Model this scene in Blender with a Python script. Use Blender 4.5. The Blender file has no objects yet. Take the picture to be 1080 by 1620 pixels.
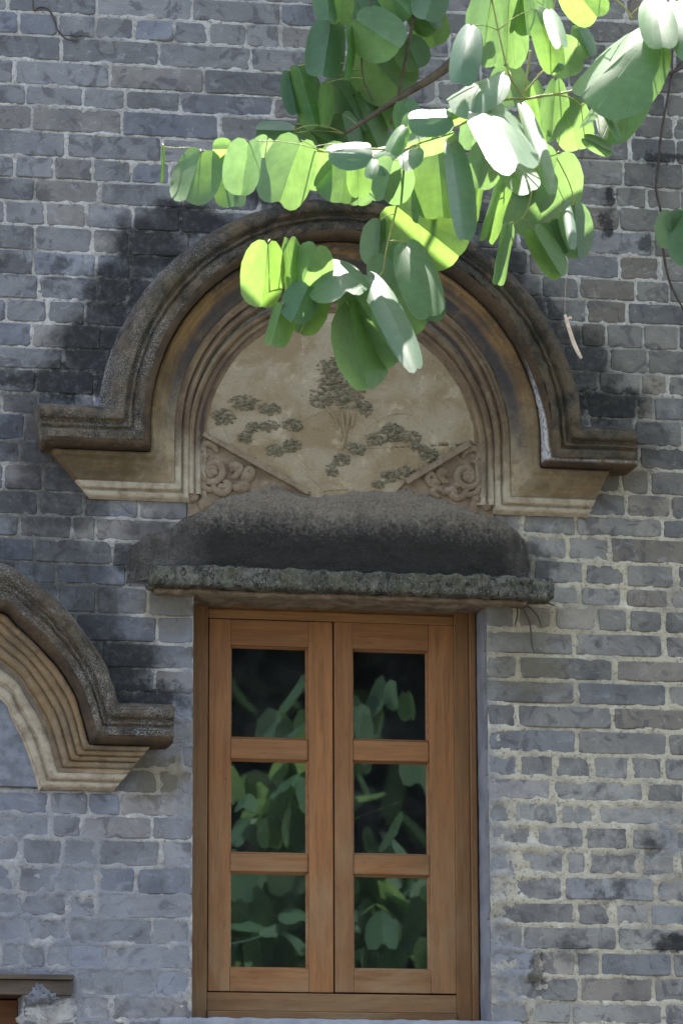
import bpy, bmesh, math, random
import numpy as np
from mathutils import Vector, Matrix, noise as MN

random.seed(7)
RNG = np.random.default_rng(7)
SC = bpy.context.scene
COL = SC.collection

# ------------------------------------------------------------------ camera, sky, sun, exposure
YAW, PITCH, ROLL, FPX = 0.198907, 0.206281, -0.00343, 6075.0
CAM = np.array([-2.1148, -10.4618, 1.4694])
_f = np.array([math.sin(YAW)*math.cos(PITCH), math.cos(YAW)*math.cos(PITCH), math.sin(PITCH)])
_r0 = np.array([math.cos(YAW), -math.sin(YAW), 0.0])
_u0 = np.cross(_r0, _f)
_c, _s = math.cos(ROLL), math.sin(ROLL)
RIGHT, UP, FWD = _c*_r0+_s*_u0, -_s*_r0+_c*_u0, _f
cam_data = bpy.data.cameras.new('camera')
cam = bpy.data.objects.new('camera', cam_data); COL.objects.link(cam)
cam_data.sensor_fit = 'VERTICAL'; cam_data.sensor_height = 36.0; cam_data.lens = FPX/1620*36
cam_data.clip_start = 0.1; cam_data.clip_end = 500
cam.matrix_world = Matrix(((RIGHT[0], UP[0], -FWD[0], CAM[0]), (RIGHT[1], UP[1], -FWD[1], CAM[1]),
                           (RIGHT[2], UP[2], -FWD[2], CAM[2]), (0, 0, 0, 1)))
cam_data.dof.use_dof = True; cam_data.dof.focus_distance = 10.75; cam_data.dof.aperture_fstop = 4.8
SC.camera = cam

SUN_EL, SUN_AZ = math.radians(60), math.radians(14)      # azimuth from +Y (behind the wall) towards +X
world = bpy.data.worlds.new('World'); SC.world = world; world.use_nodes = True
_wn = world.node_tree
sky = _wn.nodes.new('ShaderNodeTexSky'); sky.sky_type = 'NISHITA'; sky.sun_disc = False
sky.sun_elevation = SUN_EL; sky.sun_rotation = SUN_AZ; sky.air_density = 1.0; sky.dust_density = 1.5
_bg = _wn.nodes['Background']; _bg.inputs['Strength'].default_value = 0.13
_hs = _wn.nodes.new('ShaderNodeHueSaturation'); _hs.inputs['Saturation'].default_value = 0.58   # milky humid sky
_wn.links.new(sky.outputs[0], _hs.inputs['Color']); _wn.links.new(_hs.outputs[0], _bg.inputs['Color'])
sun_data = bpy.data.lights.new('sun', 'SUN'); sun_data.energy = 4.8; sun_data.angle = math.radians(0.53)
sun_data.color = (1.0, 0.95, 0.86)
sun = bpy.data.objects.new('sun', sun_data); COL.objects.link(sun)
SDIR = Vector((math.sin(SUN_AZ)*math.cos(SUN_EL), math.cos(SUN_AZ)*math.cos(SUN_EL), math.sin(SUN_EL)))
sun.rotation_euler = (-SDIR).to_track_quat('-Z', 'Y').to_euler(); sun.location = (0, 0, 12)
SC.view_settings.view_transform = 'Standard'; SC.view_settings.look = 'None'
SC.view_settings.gamma = 1.0; SC.view_settings.use_curve_mapping = False
SC.view_settings.exposure = 2.55
SC.cycles.max_bounces = 10; SC.cycles.transparent_max_bounces = 12

def U(px, py, d=0.0):
    """The point of the real wall (or of the plane d metres in front of it) surveyed at a spot of the photograph."""
    v = FWD + (px-540)/FPX*RIGHT - (py-810)/FPX*UP
    t = (-d - CAM[1])/v[1]
    return CAM + t*v

# ------------------------------------------------------------------ helpers
WLOC = {}
def _link(o, parent, loc):
    COL.objects.link(o); loc = Vector(loc); WLOC[o.name] = loc
    if parent is not None:
        o.parent = parent; o.location = loc - WLOC[parent.name]
    else:
        o.location = loc
    return o
def thing(name, label, cat, loc=(0, 0, 0), group=None):
    o = bpy.data.objects.new(name, None); o.empty_display_size = 0.1
    _link(o, None, loc); o['label'] = label; o['category'] = cat
    if group: o['group'] = group
    return o
def tag(o, label, cat, group=None):
    o['label'] = label; o['category'] = cat
    if group: o['group'] = group
    return o
def empty(name, parent, loc):
    o = bpy.data.objects.new(name, None); o.empty_display_size = 0.05
    return _link(o, parent, loc)
def mk(name, verts, faces, mat, parent=None, loc=None, smooth=False, uv=None, kind=None):
    V = np.asarray(verts, float).reshape(-1, 3)
    if loc is None: loc = (V.min(0)+V.max(0))/2
    loc = np.asarray(loc, float)
    me = bpy.data.meshes.new(name)
    if isinstance(faces, np.ndarray):
        n, k = faces.shape
        me.vertices.add(len(V)); me.vertices.foreach_set('co', (V-loc).ravel())
        me.loops.add(n*k); me.loops.foreach_set('vertex_index', faces.ravel())
        me.polygons.add(n); me.polygons.foreach_set('loop_start', np.arange(n)*k)
        me.update(calc_edges=True)
    else:
        me.from_pydata([tuple(v) for v in (V-loc)], [], faces)
    if uv is not None:
        lay = me.uv_layers.new(name='UVMap')
        li = np.empty(len(me.loops), int); me.loops.foreach_get('vertex_index', li)
        lay.data.foreach_set('uv', np.asarray(uv, float)[li].ravel())
    if smooth:
        me.polygons.foreach_set('use_smooth', np.ones(len(me.polygons), bool))
    me.materials.append(mat); me.update()
    o = bpy.data.objects.new(name, me); _link(o, parent, loc)
    if kind: o['kind'] = kind
    return o
def gridfaces(n, m, wrap=False):
    """faces of an n x m vertex grid (row major)"""
    i, j = np.meshgrid(np.arange(n-1), np.arange(m-1), indexing='ij')
    a = (i*m+j).ravel()
    return np.stack([a, a+1, a+m+1, a+m], 1)
class MB:
    def __init__(s): s.v = []; s.f = []
    def add(s, v, f):
        b = len(s.v); s.v += [tuple(map(float, p)) for p in v]; s.f += [tuple(int(i)+b for i in q) for q in f]; return s
    def box(s, x0, x1, y0, y1, z0, z1):
        return s.add([(x0,y0,z0),(x1,y0,z0),(x1,y1,z0),(x0,y1,z0),(x0,y0,z1),(x1,y0,z1),(x1,y1,z1),(x0,y1,z1)],
                     [(0,3,2,1),(4,5,6,7),(0,1,5,4),(1,2,6,5),(2,3,7,6),(3,0,4,7)])
    def tube(s, pts, r, n=8, flat=1.0):
        pts = [Vector(p) for p in pts]; m = len(pts)
        rs = r if hasattr(r, '__len__') else [r]*m
        vs = []; up = Vector((0, 1, 0.01))
        for i, p in enumerate(pts):
            t = (pts[min(i+1, m-1)]-pts[max(i-1, 0)]).normalized()
            if abs(t.dot(up.normalized())) > .95: a = t.cross(Vector((0, 0, 1)))
            else: a = t.cross(up)
            a.normalize(); b = a.cross(t).normalized()
            for k in range(n):
                an = 2*math.pi*k/n
                vs.append(p + rs[i]*(a*math.cos(an)+b*math.sin(an)*flat))
        fs = [(i*n+k, i*n+(k+1) % n, (i+1)*n+(k+1) % n, (i+1)*n+k) for i in range(m-1) for k in range(n)]
        fs += [tuple(range(n-1, -1, -1)), tuple((m-1)*n+k for k in range(n))]
        return s.add(vs, fs)
    def build(s, name, mat, parent=None, loc=None, smooth=False, kind=None):
        return mk(name, s.v, s.f, mat, parent, loc, smooth, kind=kind)
def bevel_box(name, b, mat, parent, w=0.0025, kind=None):
    m = MB().box(*b); o = m.build(name, mat, parent, kind=kind)
    bm = bmesh.new(); bm.from_mesh(o.data)
    bmesh.ops.bevel(bm, geom=bm.edges[:], offset=w, segments=2, affect='EDGES', profile=.6)
    bm.to_mesh(o.data); bm.free()
    return o
def rough_box(name, b, mat, parent=None, res=.012, r=.01, amp=.004, sc=25, seed=0):
    x0, x1, y0, y1, z0, z1 = b; lo = np.array([x0, y0, z0]); hi = np.array([x1, y1, z1])
    V = []; F = []
    for ax in range(3):
        a, c = [k for k in range(3) if k != ax]
        na, nc = max(3, int((hi[a]-lo[a])/res)+1), max(3, int((hi[c]-lo[c])/res)+1)
        for side in (0, 1):
            g = np.zeros((na, nc, 3)); g[..., a] = np.linspace(lo[a], hi[a], na)[:, None]; g[..., c] = np.linspace(lo[c], hi[c], nc)[None, :]
            g[..., ax] = hi[ax] if side else lo[ax]
            f = gridfaces(na, nc)+len(V)
            flip = (side == 1) == (ax == 1)
            F.append(f[:, ::-1] if flip else f); V += list(g.reshape(-1, 3))
    V = np.array(V); inner = np.clip(V, lo+r, hi-r); d = V-inner; n = np.linalg.norm(d, axis=1, keepdims=True)
    nrm = d/np.maximum(n, 1e-9); V = inner+nrm*r
    h = np.array([MN.fractal(Vector(p)*sc+Vector((seed*7.3, 0, 0)), 1.0, 2.0, 4) for p in V])
    V = V+nrm*(h*amp)[:, None]
    o = mk(name, V, np.concatenate(F), mat, parent, smooth=True)
    bm = bmesh.new(); bm.from_mesh(o.data); bmesh.ops.remove_doubles(bm, verts=bm.verts[:], dist=1e-5)
    bm.to_mesh(o.data); bm.free()
    return o
def vnoise(x, z, sc, seed=0):
    """smooth value noise in -1..1, vectorised"""
    x = x*sc+seed*13.7; z = z*sc+seed*5.1
    xi, zi = np.floor(x).astype(np.int64), np.floor(z).astype(np.int64); fx, fz = x-xi, z-zi
    fx = fx*fx*(3-2*fx); fz = fz*fz*(3-2*fz)
    def h(a, b):
        n = (a*374761393+b*668265263+seed*974711) & 0x7fffffff
        n = ((n ^ (n >> 13))*1274126177) & 0x7fffffff
        return ((n ^ (n >> 16)) & 0xffff)/32767.5-1
    return (h(xi, zi)*(1-fx)+h(xi+1, zi)*fx)*(1-fz)+(h(xi, zi+1)*(1-fx)+h(xi+1, zi+1)*fx)*fz
def fnoise(x, z, sc, oct=4, seed=0, gain=.5):
    t = 0; a = 1; n = 0
    for k in range(oct):
        t = t+a*vnoise(x, z, sc*2**k, seed+k); n += a; a *= gain
    return t/n

# ------------------------------------------------------------------ material helpers
class NT:
    def __init__(s, nt): s.t = nt
    def n(s, typ, ins=None, **kw):
        nd = s.t.nodes.new('ShaderNode'+typ)
        for k, v in kw.items(): setattr(nd, k, v)
        for k, v in (ins or {}).items():
            sock = nd.inputs[k]
            if isinstance(v, bpy.types.NodeSocket): s.t.links.new(v, sock)
            else: sock.default_value = v
        return nd
    def math(s, op, a, b=0.0, clamp=False):
        return s.n('Math', {0: a, 1: b}, operation=op, use_clamp=clamp).outputs[0]
    def noise(s, vec, scale, detail=4, rough=.55, dist=0.0):
        return s.n('TexNoise', {'Vector': vec, 'Scale': scale, 'Detail': detail, 'Roughness': rough, 'Distortion': dist}).outputs[0]
    def ramp(s, fac, a, b, lo=0.0, hi=1.0, smooth=True):
        return s.n('MapRange', {'Value': fac, 'From Min': a, 'From Max': b, 'To Min': lo, 'To Max': hi},
                   interpolation_type='SMOOTHSTEP' if smooth else 'LINEAR').outputs[0]
    def mix(s, fac, a, b, blend='MIX'):
        nd = s.n('Mix', data_type='RGBA', blend_type=blend)
        for i, v in ((0, fac), (6, a), (7, b)):
            if isinstance(v, bpy.types.NodeSocket): s.t.links.new(v, nd.inputs[i])
            else: nd.inputs[i].default_value = v if i == 0 else (*v, 1) if len(v) == 3 else v
        return nd.outputs[2]
    def vmap(s, vec, scale=(1, 1, 1), loc=(0, 0, 0)):
        return s.n('Mapping', {'Vector': vec, 'Scale': scale, 'Location': loc}).outputs[0]
    def bump(s, h, strength=.5, dist=.01, normal=None):
        d = {'Height': h, 'Strength': strength, 'Distance': dist}
        if normal is not None: d['Normal'] = normal
        return s.n('Bump', d).outputs[0]
def material(name):
    m = bpy.data.materials.new(name); m.use_nodes = True
    nt = NT(m.node_tree); bsdf = m.node_tree.nodes['Principled BSDF']
    bsdf.inputs['Roughness'].default_value = .9
    bsdf.inputs['Specular IOR Level'].default_value = .25
    return m, nt, bsdf
def setin(nt, bsdf, **kw):
    for k, v in kw.items():
        s = bsdf.inputs[k.replace('_', ' ')]
        if isinstance(v, bpy.types.NodeSocket): nt.t.links.new(v, s)
        else: s.default_value = v

# stains on the wall: each blob is (photo x, y, half width, half height, strength) surveyed on the wall plane
SOOT = [(300,345,75,32,1),(240,395,80,52,1),(190,470,66,66,1),(150,550,70,52,1),(110,602,150,34,1),(55,640,60,40,.75),
        (40,690,70,50,.75),(95,735,85,55,.85),(70,800,120,50,.8),(60,880,110,50,.75),(120,905,70,45,.75),(150,970,60,60,.8),(190,1045,60,48,1),(230,1098,70,26,1),
        (790,430,62,60,.95),(845,510,62,64,.95),(900,570,80,60,.9),(960,640,85,36,1),(1010,690,60,30,.55),(430,300,80,30,.9),(600,300,110,32,.9),(720,340,80,44,.9),
        (930,600,60,90,.7),(240,860,50,40,.5),(965,310,12,28,1),(962,352,12,24,.95),(1050,250,44,12,.9),(1030,385,12,18,.8),(1068,1490,40,18,1),(850,1532,14,34,.8),(905,1500,26,20,.5),
        (962,1424,30,9,.6),(1030,1335,22,12,.6),(985,1402,14,12,.45),(940,1015,12,10,.4),(60,300,30,14,.5),(130,60,20,12,.6),(20,420,30,22,.6),(225,880,56,34,.9),(845,885,30,34,.7),(95,420,24,14,.6)]
OLIVE = [(830,990,72,38,.75),(830,1062,80,46,.7),(262,960,48,48,.75),(245,1228,48,38,.9),(930,750,90,48,.55),(985,735,60,26,.7),(800,1000,40,80,.5)]
WASH = [(70,1340,130,90,.75),(120,1480,150,130,.9),(190,1580,140,70,.9),(290,1300,28,330,.9),(272,1140,26,60,.9),(772,1200,20,260,.6),(782,1440,30,120,1),(800,1540,46,56,1),(775,1600,46,30,.9),
        (1058,1335,26,26,.9),(1060,655,30,28,.7),(40,1210,70,70,.6),(225,930,30,40,.5)]
PALE = [(420,0,1,1,0),(285,930,60,30,.6),(95,1600,70,44,.9),(170,800,90,24,.35),(850,895,90,130,.25),(930,1330,170,130,.35)]
def stain_group():
    g = bpy.data.node_groups.new('wall_stains', 'ShaderNodeTree')
    for nm in ('soot', 'olive', 'wash', 'pale'):
        g.interface.new_socket(nm, in_out='OUTPUT', socket_type='NodeSocketFloat')
    N = NT(g); out = g.nodes.new('NodeGroupOutput')
    pos = N.n('NewGeometry').outputs['Position']
    w1 = N.n('TexNoise', {'Vector': pos, 'Scale': 10.0, 'Detail': 7.0, 'Roughness': .72}).outputs[1]
    w1 = N.n('VectorMath', {0: w1, 1: (.5, .5, .5)}, operation='SUBTRACT').outputs[0]
    w1 = N.n('VectorMath', {0: w1, 'Scale': .19}, operation='SCALE').outputs[0]
    p = N.n('VectorMath', {0: pos, 1: w1}, operation='ADD').outputs[0]
    for nm, L in (('soot', SOOT), ('olive', OLIVE), ('wash', WASH), ('pale', PALE)):
        acc = None
        for (px, py, rx, ry, st) in L:
            c = U(px, py, 0); q = N.n('VectorMath', {0: p, 1: tuple(c)}, operation='SUBTRACT').outputs[0]
            q = N.n('VectorMath', {0: q, 1: (1/(rx*.00183), 0, 1/(ry*.00183))}, operation='MULTIPLY').outputs[0]
            l = N.n('VectorMath', {0: q}, operation='LENGTH').outputs['Value']
            v = N.ramp(l, 1.22, .55, 0, st)
            acc = v if acc is None else N.math('MAXIMUM', acc, v)
        fine = N.noise(pos, 45, 4, .7)
        fine = N.ramp(fine, .25, .55, .72, 1.0)
        g.links.new(N.math('MULTIPLY', acc, fine), out.inputs[nm])
    return g
STAINS = stain_group()
def stains(N):
    nd = N.n('Group'); nd.node_tree = STAINS
    return nd.outputs

def m_brick():
    m, N, b = material('grey_brick')
    pos = N.n('NewGeometry').outputs['Position']; oi = N.n('ObjectInfo')
    off = N.n('CombineXYZ', {0: N.math('MULTIPLY', oi.outputs['Random'], 40), 1: N.math('MULTIPLY', oi.outputs['Random'], 17)}).outputs[0]
    pv = N.n('VectorMath', {0: pos, 1: off}, operation='ADD').outputs[0]
    col = N.n('Attribute', attribute_name='tint').outputs['Color']
    n1 = N.noise(pv, 9, 5, .6, .4)
    col = N.mix(1.0, col, N.n('CombineColor', {0: N.ramp(n1, .25, .75, .82, 1.16), 1: N.ramp(n1, .25, .75, .83, 1.14), 2: N.ramp(n1, .25, .75, .86, 1.1)}).outputs[0], 'MULTIPLY')
    blot = N.ramp(N.noise(pv, 15, 4, .55, 1.4), .53, .63)       # dark fire-skin blotches
    col = N.mix(N.math('MULTIPLY', blot, .62), col, (.070, .066, .078))
    smear = N.ramp(N.noise(pos, 34, 5, .7, .8), .56, .70)
    col = N.mix(N.math('MULTIPLY', smear, .42), col, (.33, .33, .34))
    grime = N.ramp(N.noise(pos, 3.2, 5, .65, .6), .46, .66)
    col = N.mix(N.math('MULTIPLY', grime, .55), col, (.062, .060, .066))
    blot2 = N.ramp(N.noise(N.vmap(pv, (1, 1, 2.2), (3, 5, 9)), 15, 4, .55, .6), .6, .72)
    col = N.mix(N.math('MULTIPLY', blot2, .35), col, (.28, .29, .33))
    pit = N.ramp(N.noise(pv, 160, 2, .6), .66, .74)
    col = N.mix(N.math('MULTIPLY', pit, .5), col, (.05, .048, .05))
    st = stains(N)
    col = N.mix(N.math('MULTIPLY', st['pale'], N.ramp(N.noise(pv, 20, 5, .7), .42, .62)), col, (.42, .41, .40))
    wn = N.ramp(N.noise(pos, 8, 5, .62, .5), .32, .62)
    col = N.mix(N.math('MULTIPLY', N.math('MULTIPLY', st['wash'], wn), .55), col, (.218, .228, .268))
    col = N.mix(N.math('MULTIPLY', st['olive'], .8), col, (.085, .072, .042))
    col = N.mix(N.math('MULTIPLY', st['soot'], .95), col, (.018, .018, .020))
    bh = N.math('ADD', N.math('MULTIPLY', N.noise(pv, 40, 5, .6), .6), N.math('MULTIPLY', N.noise(pv, 220, 2, .5), .25))
    setin(N, b, Base_Color=col, Normal=N.bump(bh, .8, .008), Roughness=.86)
    return m
def m_mortar():
    m, N, b = material('lime_mortar')
    pos = N.n('NewGeometry').outputs['Position']
    sx = N.n('SeparateXYZ', {0: pos})
    warm = N.math('MULTIPLY', N.ramp(sx.outputs[0], -.1, .55), N.ramp(sx.outputs[2], 4.3, 3.5))
    col = N.mix(warm, (.43, .415, .405), (.46, .42, .34))
    n = N.noise(pos, 90, 5, .75)
    col = N.mix(N.ramp(n, .47, .36, 0, .75), col, (.10, .095, .095))
    col = N.mix(N.math('MULTIPLY', N.ramp(N.noise(pos, 25, 4, .6), .55, .7), .7), col, (.60, .58, .54))
    n3 = N.ramp(N.noise(pos, 5, 4, .6), .45, .68)
    col = N.mix(N.math('MULTIPLY', n3, .6), col, (.15, .14, .14))
    st = stains(N)
    wn = N.ramp(N.noise(pos, 8, 5, .62, .5), .30, .55)
    col = N.mix(N.math('MULTIPLY', N.math('MULTIPLY', st['wash'], wn), .93), col, (.190, .20, .240))
    col = N.mix(N.math('MULTIPLY', st['olive'], .7), col, (.17, .135, .065))
    col = N.mix(N.math('MULTIPLY', st['soot'], N.ramp(N.noise(pos, 60, 3, .7), .70, .5, .78, .98)), col, (.03, .03, .03))
    bh = N.math('ADD', N.noise(pos, 120, 4, .7), N.math('MULTIPLY', N.noise(pos, 420, 2, .6), .5))
    setin(N, b, Base_Color=col, Normal=N.bump(bh, .9, .006), Roughness=.95)
    return m
def m_plaster(name, base, alt, dark, sc=14, streak=None):
    """weathered lime plaster; streak = use UVs (u along the moulding, v across it) for long streaks"""
    m, N, b = material(name)
    pos = N.n('NewGeometry').outputs['Position']
    col = N.mix(N.ramp(N.noise(pos, sc, 5, .6, .4), .38, .64), base, alt)
    if streak:
        uv = N.n('UVMap').outputs[0]
        s1 = N.noise(N.vmap(uv, (1.6, 30, 1)), 1, 3, .55, .15); s2 = N.noise(N.vmap(uv, (2.6, 70, 1), (5, 3, 0)), 1, 3, .6, .1)
        col = N.mix(N.math('MULTIPLY', N.ramp(s1, .50, .64), .85), col, streak[0])
        col = N.mix(N.math('MULTIPLY', N.ramp(s2, .53, .68), .7), col, streak[1])
        col = N.mix(N.math('MULTIPLY', N.ramp(s2, .46, .34), .6), col, streak[2])
    pale = N.math('MULTIPLY', N.ramp(N.noise(pos, 17, 6, .72, .3), .54, .68), .5)
    col = N.mix(pale, col, tuple(min(.5, c*1.45+.03) for c in base))
    spk = N.noise(pos, 130, 4, .7)
    col = N.mix(N.math('MULTIPLY', N.ramp(spk, .58, .70), .55), col, dark)
    cr = N.n('TexVoronoi', {'Vector': pos, 'Scale': 7.0, 'Randomness': 1.0}, feature='DISTANCE_TO_EDGE').outputs[0]
    cr2 = N.math('MULTIPLY', N.ramp(cr, .012, .0), N.ramp(N.noise(pos, 4, 3), .5, .6))
    col = N.mix(N.math('MULTIPLY', cr2, .6), col, dark)
    bh = N.math('ADD', N.noise(pos, 60, 6, .65), N.math('MULTIPLY', N.noise(pos, 260, 3, .6), .4))
    setin(N, b, Base_Color=col, Normal=N.bump(bh, .85, .008), Roughness=.92)
    return m, N, b, col, pos
def relink_color(N, b, col):
    N.t.links.new(col, b.inputs['Base Color'])
def m_lichen():
    """cornice top members: black-brown plaster crusted with grey lichen and moss"""
    m, N, b = material('lichen_plaster')
    pos = N.n('NewGeometry').outputs['Position']; uv = N.n('UVMap').outputs[0]
    v = N.n('SeparateXYZ', {0: uv}).outputs[1]; sx = N.n('SeparateXYZ', {0: pos})
    col = N.mix(N.ramp(N.noise(pos, 10, 5, .6), .4, .62), (.034, .028, .022), (.014, .0135, .013))
    brown = N.math('MULTIPLY', N.ramp(v, .05, .075), N.ramp(N.noise(pos, 16, 4, .6), .30, .55))
    col = N.mix(brown, col, (.100, .074, .050))
    st = N.noise(N.vmap(uv, (3, 120, 1)), 1, 3, .6)
    col = N.mix(N.math('MULTIPLY', N.ramp(st, .56, .68), .75), col, (.024, .016, .014))
    moss = N.math('MULTIPLY', N.ramp(N.noise(pos, 22, 4, .6), .52, .62), .55)
    col = N.mix(moss, col, (.040, .044, .022))
    blk = N.math('MULTIPLY', N.ramp(N.math('ADD', sx.outputs[2], N.math('MULTIPLY', N.noise(pos, 6, 4, .6), .4)), 4.45, 4.70, .55, 1), N.ramp(N.noise(pos, 9, 6, .72, .6), .42, .56))
    col = N.mix(N.math('MULTIPLY', blk, .85), col, (.016, .0155, .015))
    lz = N.math('ADD', N.ramp(v, .10, .0, .05, .85), N.ramp(sx.outputs[0], -.2, -.55, .05, .4))
    sp = N.noise(pos, 240, 4, .8)
    big = N.ramp(N.noise(pos, 9, 5, .65), .38, .62, .10, 1.15)
    lic = N.math('MULTIPLY', N.math('MULTIPLY', N.ramp(sp, .47, .60), big), lz, True)
    col = N.mix(N.math('ADD', lic, N.math('MULTIPLY', N.ramp(sp, .66, .74), .4), True), col, (.38, .37, .355))
    bh = N.math('ADD', N.noise(pos, 70, 6, .7), N.math('MULTIPLY', N.noise(pos, 300, 2, .6), .4))
    setin(N, b, Base_Color=col, Normal=N.bump(bh, .9, .008), Roughness=.95)
    return m
def m_wood(name, axis, base, dark, grey=.25):
    m, N, b = material(name)
    pos = N.n('NewGeometry').outputs['Position']; oi = N.n('ObjectInfo')
    off = N.n('CombineXYZ', {0: N.math('MULTIPLY', oi.outputs['Random'], 31), 1: N.math('MULTIPLY', oi.outputs['Random'], 23), 2: N.math('MULTIPLY', oi.outputs['Random'], 11)}).outputs[0]
    pv = N.n('VectorMath', {0: pos, 1: off}, operation='ADD').outputs[0]
    sc = (28, 28, 1.6) if axis == 'z' else (1.6, 28, 28)
    g = N.noise(N.vmap(pv, sc), 2.2, 5, .6, .8); g2 = N.noise(N.vmap(pv, sc), 9, 4, .65, .3)
    tone = N.ramp(oi.outputs['Random'], 0, 1, .85, 1.12, False)
    col = N.mix(N.ramp(g, .3, .7), base, tuple(c*.66 for c in base))
    col = N.mix(N.math('MULTIPLY', N.ramp(g2, .52, .7), .55), col, dark)
    col = N.mix(1.0, col, N.n('CombineColor', {0: tone, 1: tone, 2: tone}).outputs[0], 'MULTIPLY')
    z = N.n('SeparateXYZ', {0: pos}).outputs[2]
    wz = N.ramp(z, 3.2, 2.5, .15, 1.0)                              # the lower half is bleached by rain
    wn = N.math('MULTIPLY', wz, N.ramp(N.noise(N.vmap(pv, (5, 5, 1.6) if axis == 'z' else (1.6, 5, 5)), 2.0, 5, .65, .5), .36, .7))
    col = N.mix(N.math('MULTIPLY', wn, grey), col, (.27, .195, .112))
    sn = N.ramp(N.noise(N.vmap(pv, (9, 9, 1.8) if axis == 'z' else (1.8, 9, 9)), 2.0, 5, .7, .6), .60, .70)
    col = N.mix(N.math('MULTIPLY', N.math('MULTIPLY', sn, wz), .55), col, (.07, .05, .035))
    knot = N.ramp(N.noise(pv, 55, 3, .6), .70, .76)
    col = N.mix(N.math('MULTIPLY', knot, .5), col, dark)
    setin(N, b, Base_Color=col, Normal=N.bump(g2, .25, .003), Roughness=N.ramp(g, .3, .7, .48, .62), Specular_IOR_Level=.4)
    return m
def m_plain(name, c1, c2, sc=8, rough=.9, bump=.4, bsc=80):
    m, N, b = material(name)
    pos = N.n('NewGeometry').outputs['Position']
    col = N.mix(N.ramp(N.noise(pos, sc, 5, .6), .35, .65), c1, c2)
    setin(N, b, Base_Color=col, Roughness=rough, Normal=N.bump(N.noise(pos, bsc, 4, .6), bump, .006))
    return m
def m_leaf(name, top, under, trans, tw=.42, spec=.46):
    m, N, b = material(name)
    nt = m.node_tree; geo = N.n('NewGeometry'); oi = N.n('ObjectInfo')
    uv = N.n('UVMap').outputs[0]; su = N.n('SeparateXYZ', {0: uv})
    ang = N.math('ARCTAN2', su.outputs[0], N.math('ADD', su.outputs[1], .12))
    vein = N.ramp(N.math('ABSOLUTE', N.math('SINE', N.math('MULTIPLY', ang, 8.0))), .13, .0)
    n = N.noise(geo.outputs['Position'], 25, 4, .6)
    var = N.ramp(oi.outputs['Random'], 0, 1, .82, 1.2, False)
    vm = N.n('CombineColor', {0: var, 1: var, 2: N.ramp(oi.outputs['Random'], 0, 1, 1.15, .8, False)}).outputs[0]
    front = N.mix(N.ramp(n, .35, .65), top, tuple(c*.8 for c in top))
    col = N.mix(geo.outputs['Backfacing'], front, under)
    col = N.mix(1.0, col, vm, 'MULTIPLY')
    col = N.mix(N.math('MULTIPLY', vein, .18), col, (.20, .28, .15))
    mott = N.ramp(N.noise(geo.outputs['Position'], 40, 5, .65), .3, .7, .84, 1.08)
    tcol = N.mix(1.0, N.mix(N.math('MULTIPLY', vein, .35), trans, tuple(c*.6 for c in trans)), vm, 'MULTIPLY')
    tcol = N.mix(1.0, tcol, N.n('CombineColor', {0: mott, 1: mott, 2: mott}).outputs[0], 'MULTIPLY')
    bump = N.bump(N.math('ADD', N.math('MULTIPLY', vein, -.5), N.math('MULTIPLY', n, .4)), .25, .004)
    setin(N, b, Base_Color=col, Roughness=.52, Specular_IOR_Level=spec, Normal=bump)
    tr = N.n('BsdfTranslucent', {'Color': tcol, 'Normal': bump})
    mx = N.n('MixShader', {0: tw, 1: b.outputs[0], 2: tr.outputs[0]})
    nt.links.new(mx.outputs[0], nt.nodes['Material Output'].inputs['Surface'])
    return m
def m_glass():
    m, N, b = material('window_glass'); nt = m.node_tree
    pos = N.n('NewGeometry').outputs['Position']
    bump = N.bump(N.noise(pos, 4, 1, .5), .012, .02)
    fr = N.n('Fresnel', {'IOR': 1.52, 'Normal': bump}).outputs[0]
    fr2 = N.math('MULTIPLY', fr, 2.9, True)                         # reflection strengthened beyond a single pane's, to brighten the mirrored leaves
    gl = N.n('BsdfGlossy', {'Color': (.95, 1, .97, 1), 'Roughness': .012, 'Normal': bump}); tp = N.n('BsdfTransparent', {'Color': (.80, .86, .84, 1)})
    dust = N.n('BsdfDiffuse', {'Color': (.30, .32, .34, 1)})
    g1 = N.n('MixShader', {0: fr2, 1: tp.outputs[0], 2: gl.outputs[0]})
    dn = N.ramp(N.noise(pos, 7, 5, .6), .35, .75, .015, .055)
    g2 = N.n('MixShader', {0: dn, 1: g1.outputs[0], 2: dust.outputs[0]})
    nt.links.new(g2.outputs[0], nt.nodes['Material Output'].inputs['Surface'])
    return m

M = {}
M['brick'] = m_brick(); M['mortar'] = m_mortar(); M['lichen'] = m_lichen()
# ochre cavetto, pale near its feet
m, N, b, col, pos = m_plaster('ochre_plaster', (.195, .116, .048), (.115, .074, .040), (.04, .032, .028), 9, ((.048, .047, .056), (.21, .145, .078), (.078, .050, .036)))
_z = N.n('SeparateXYZ', {0: pos}).outputs[2]; _x = N.n('SeparateXYZ', {0: pos}).outputs[0]
_zz = N.math('ADD', _z, N.math('MULTIPLY', N.math('SUBTRACT', N.noise(pos, 9, 4, .6), .5), .5))
_low = N.math('MULTIPLY', N.ramp(_zz, 4.12, 3.80), N.ramp(N.math('ABSOLUTE', _x), .75, .45, .35, 1))
_low2 = N.math('MULTIPLY', N.ramp(_zz, 3.06, 2.82), N.ramp(_x, -.2, -.5))
_l = N.math('MAXIMUM', _low, _low2)
_v = N.n('SeparateXYZ', {0: N.n('UVMap').outputs[0]}).outputs[1]; _uvn = N.noise(N.vmap(N.n('UVMap').outputs[0], (3, 40, 1)), 1, 4, .6, .3)
_bd = N.math('MULTIPLY', N.ramp(N.math('ADD', _v, N.math('MULTIPLY', N.math('SUBTRACT', _uvn, .5), .05)), .078, .104), N.ramp(_zz, 3.82, 4.02, .1, .9))   # soot band washed along the arch
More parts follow.
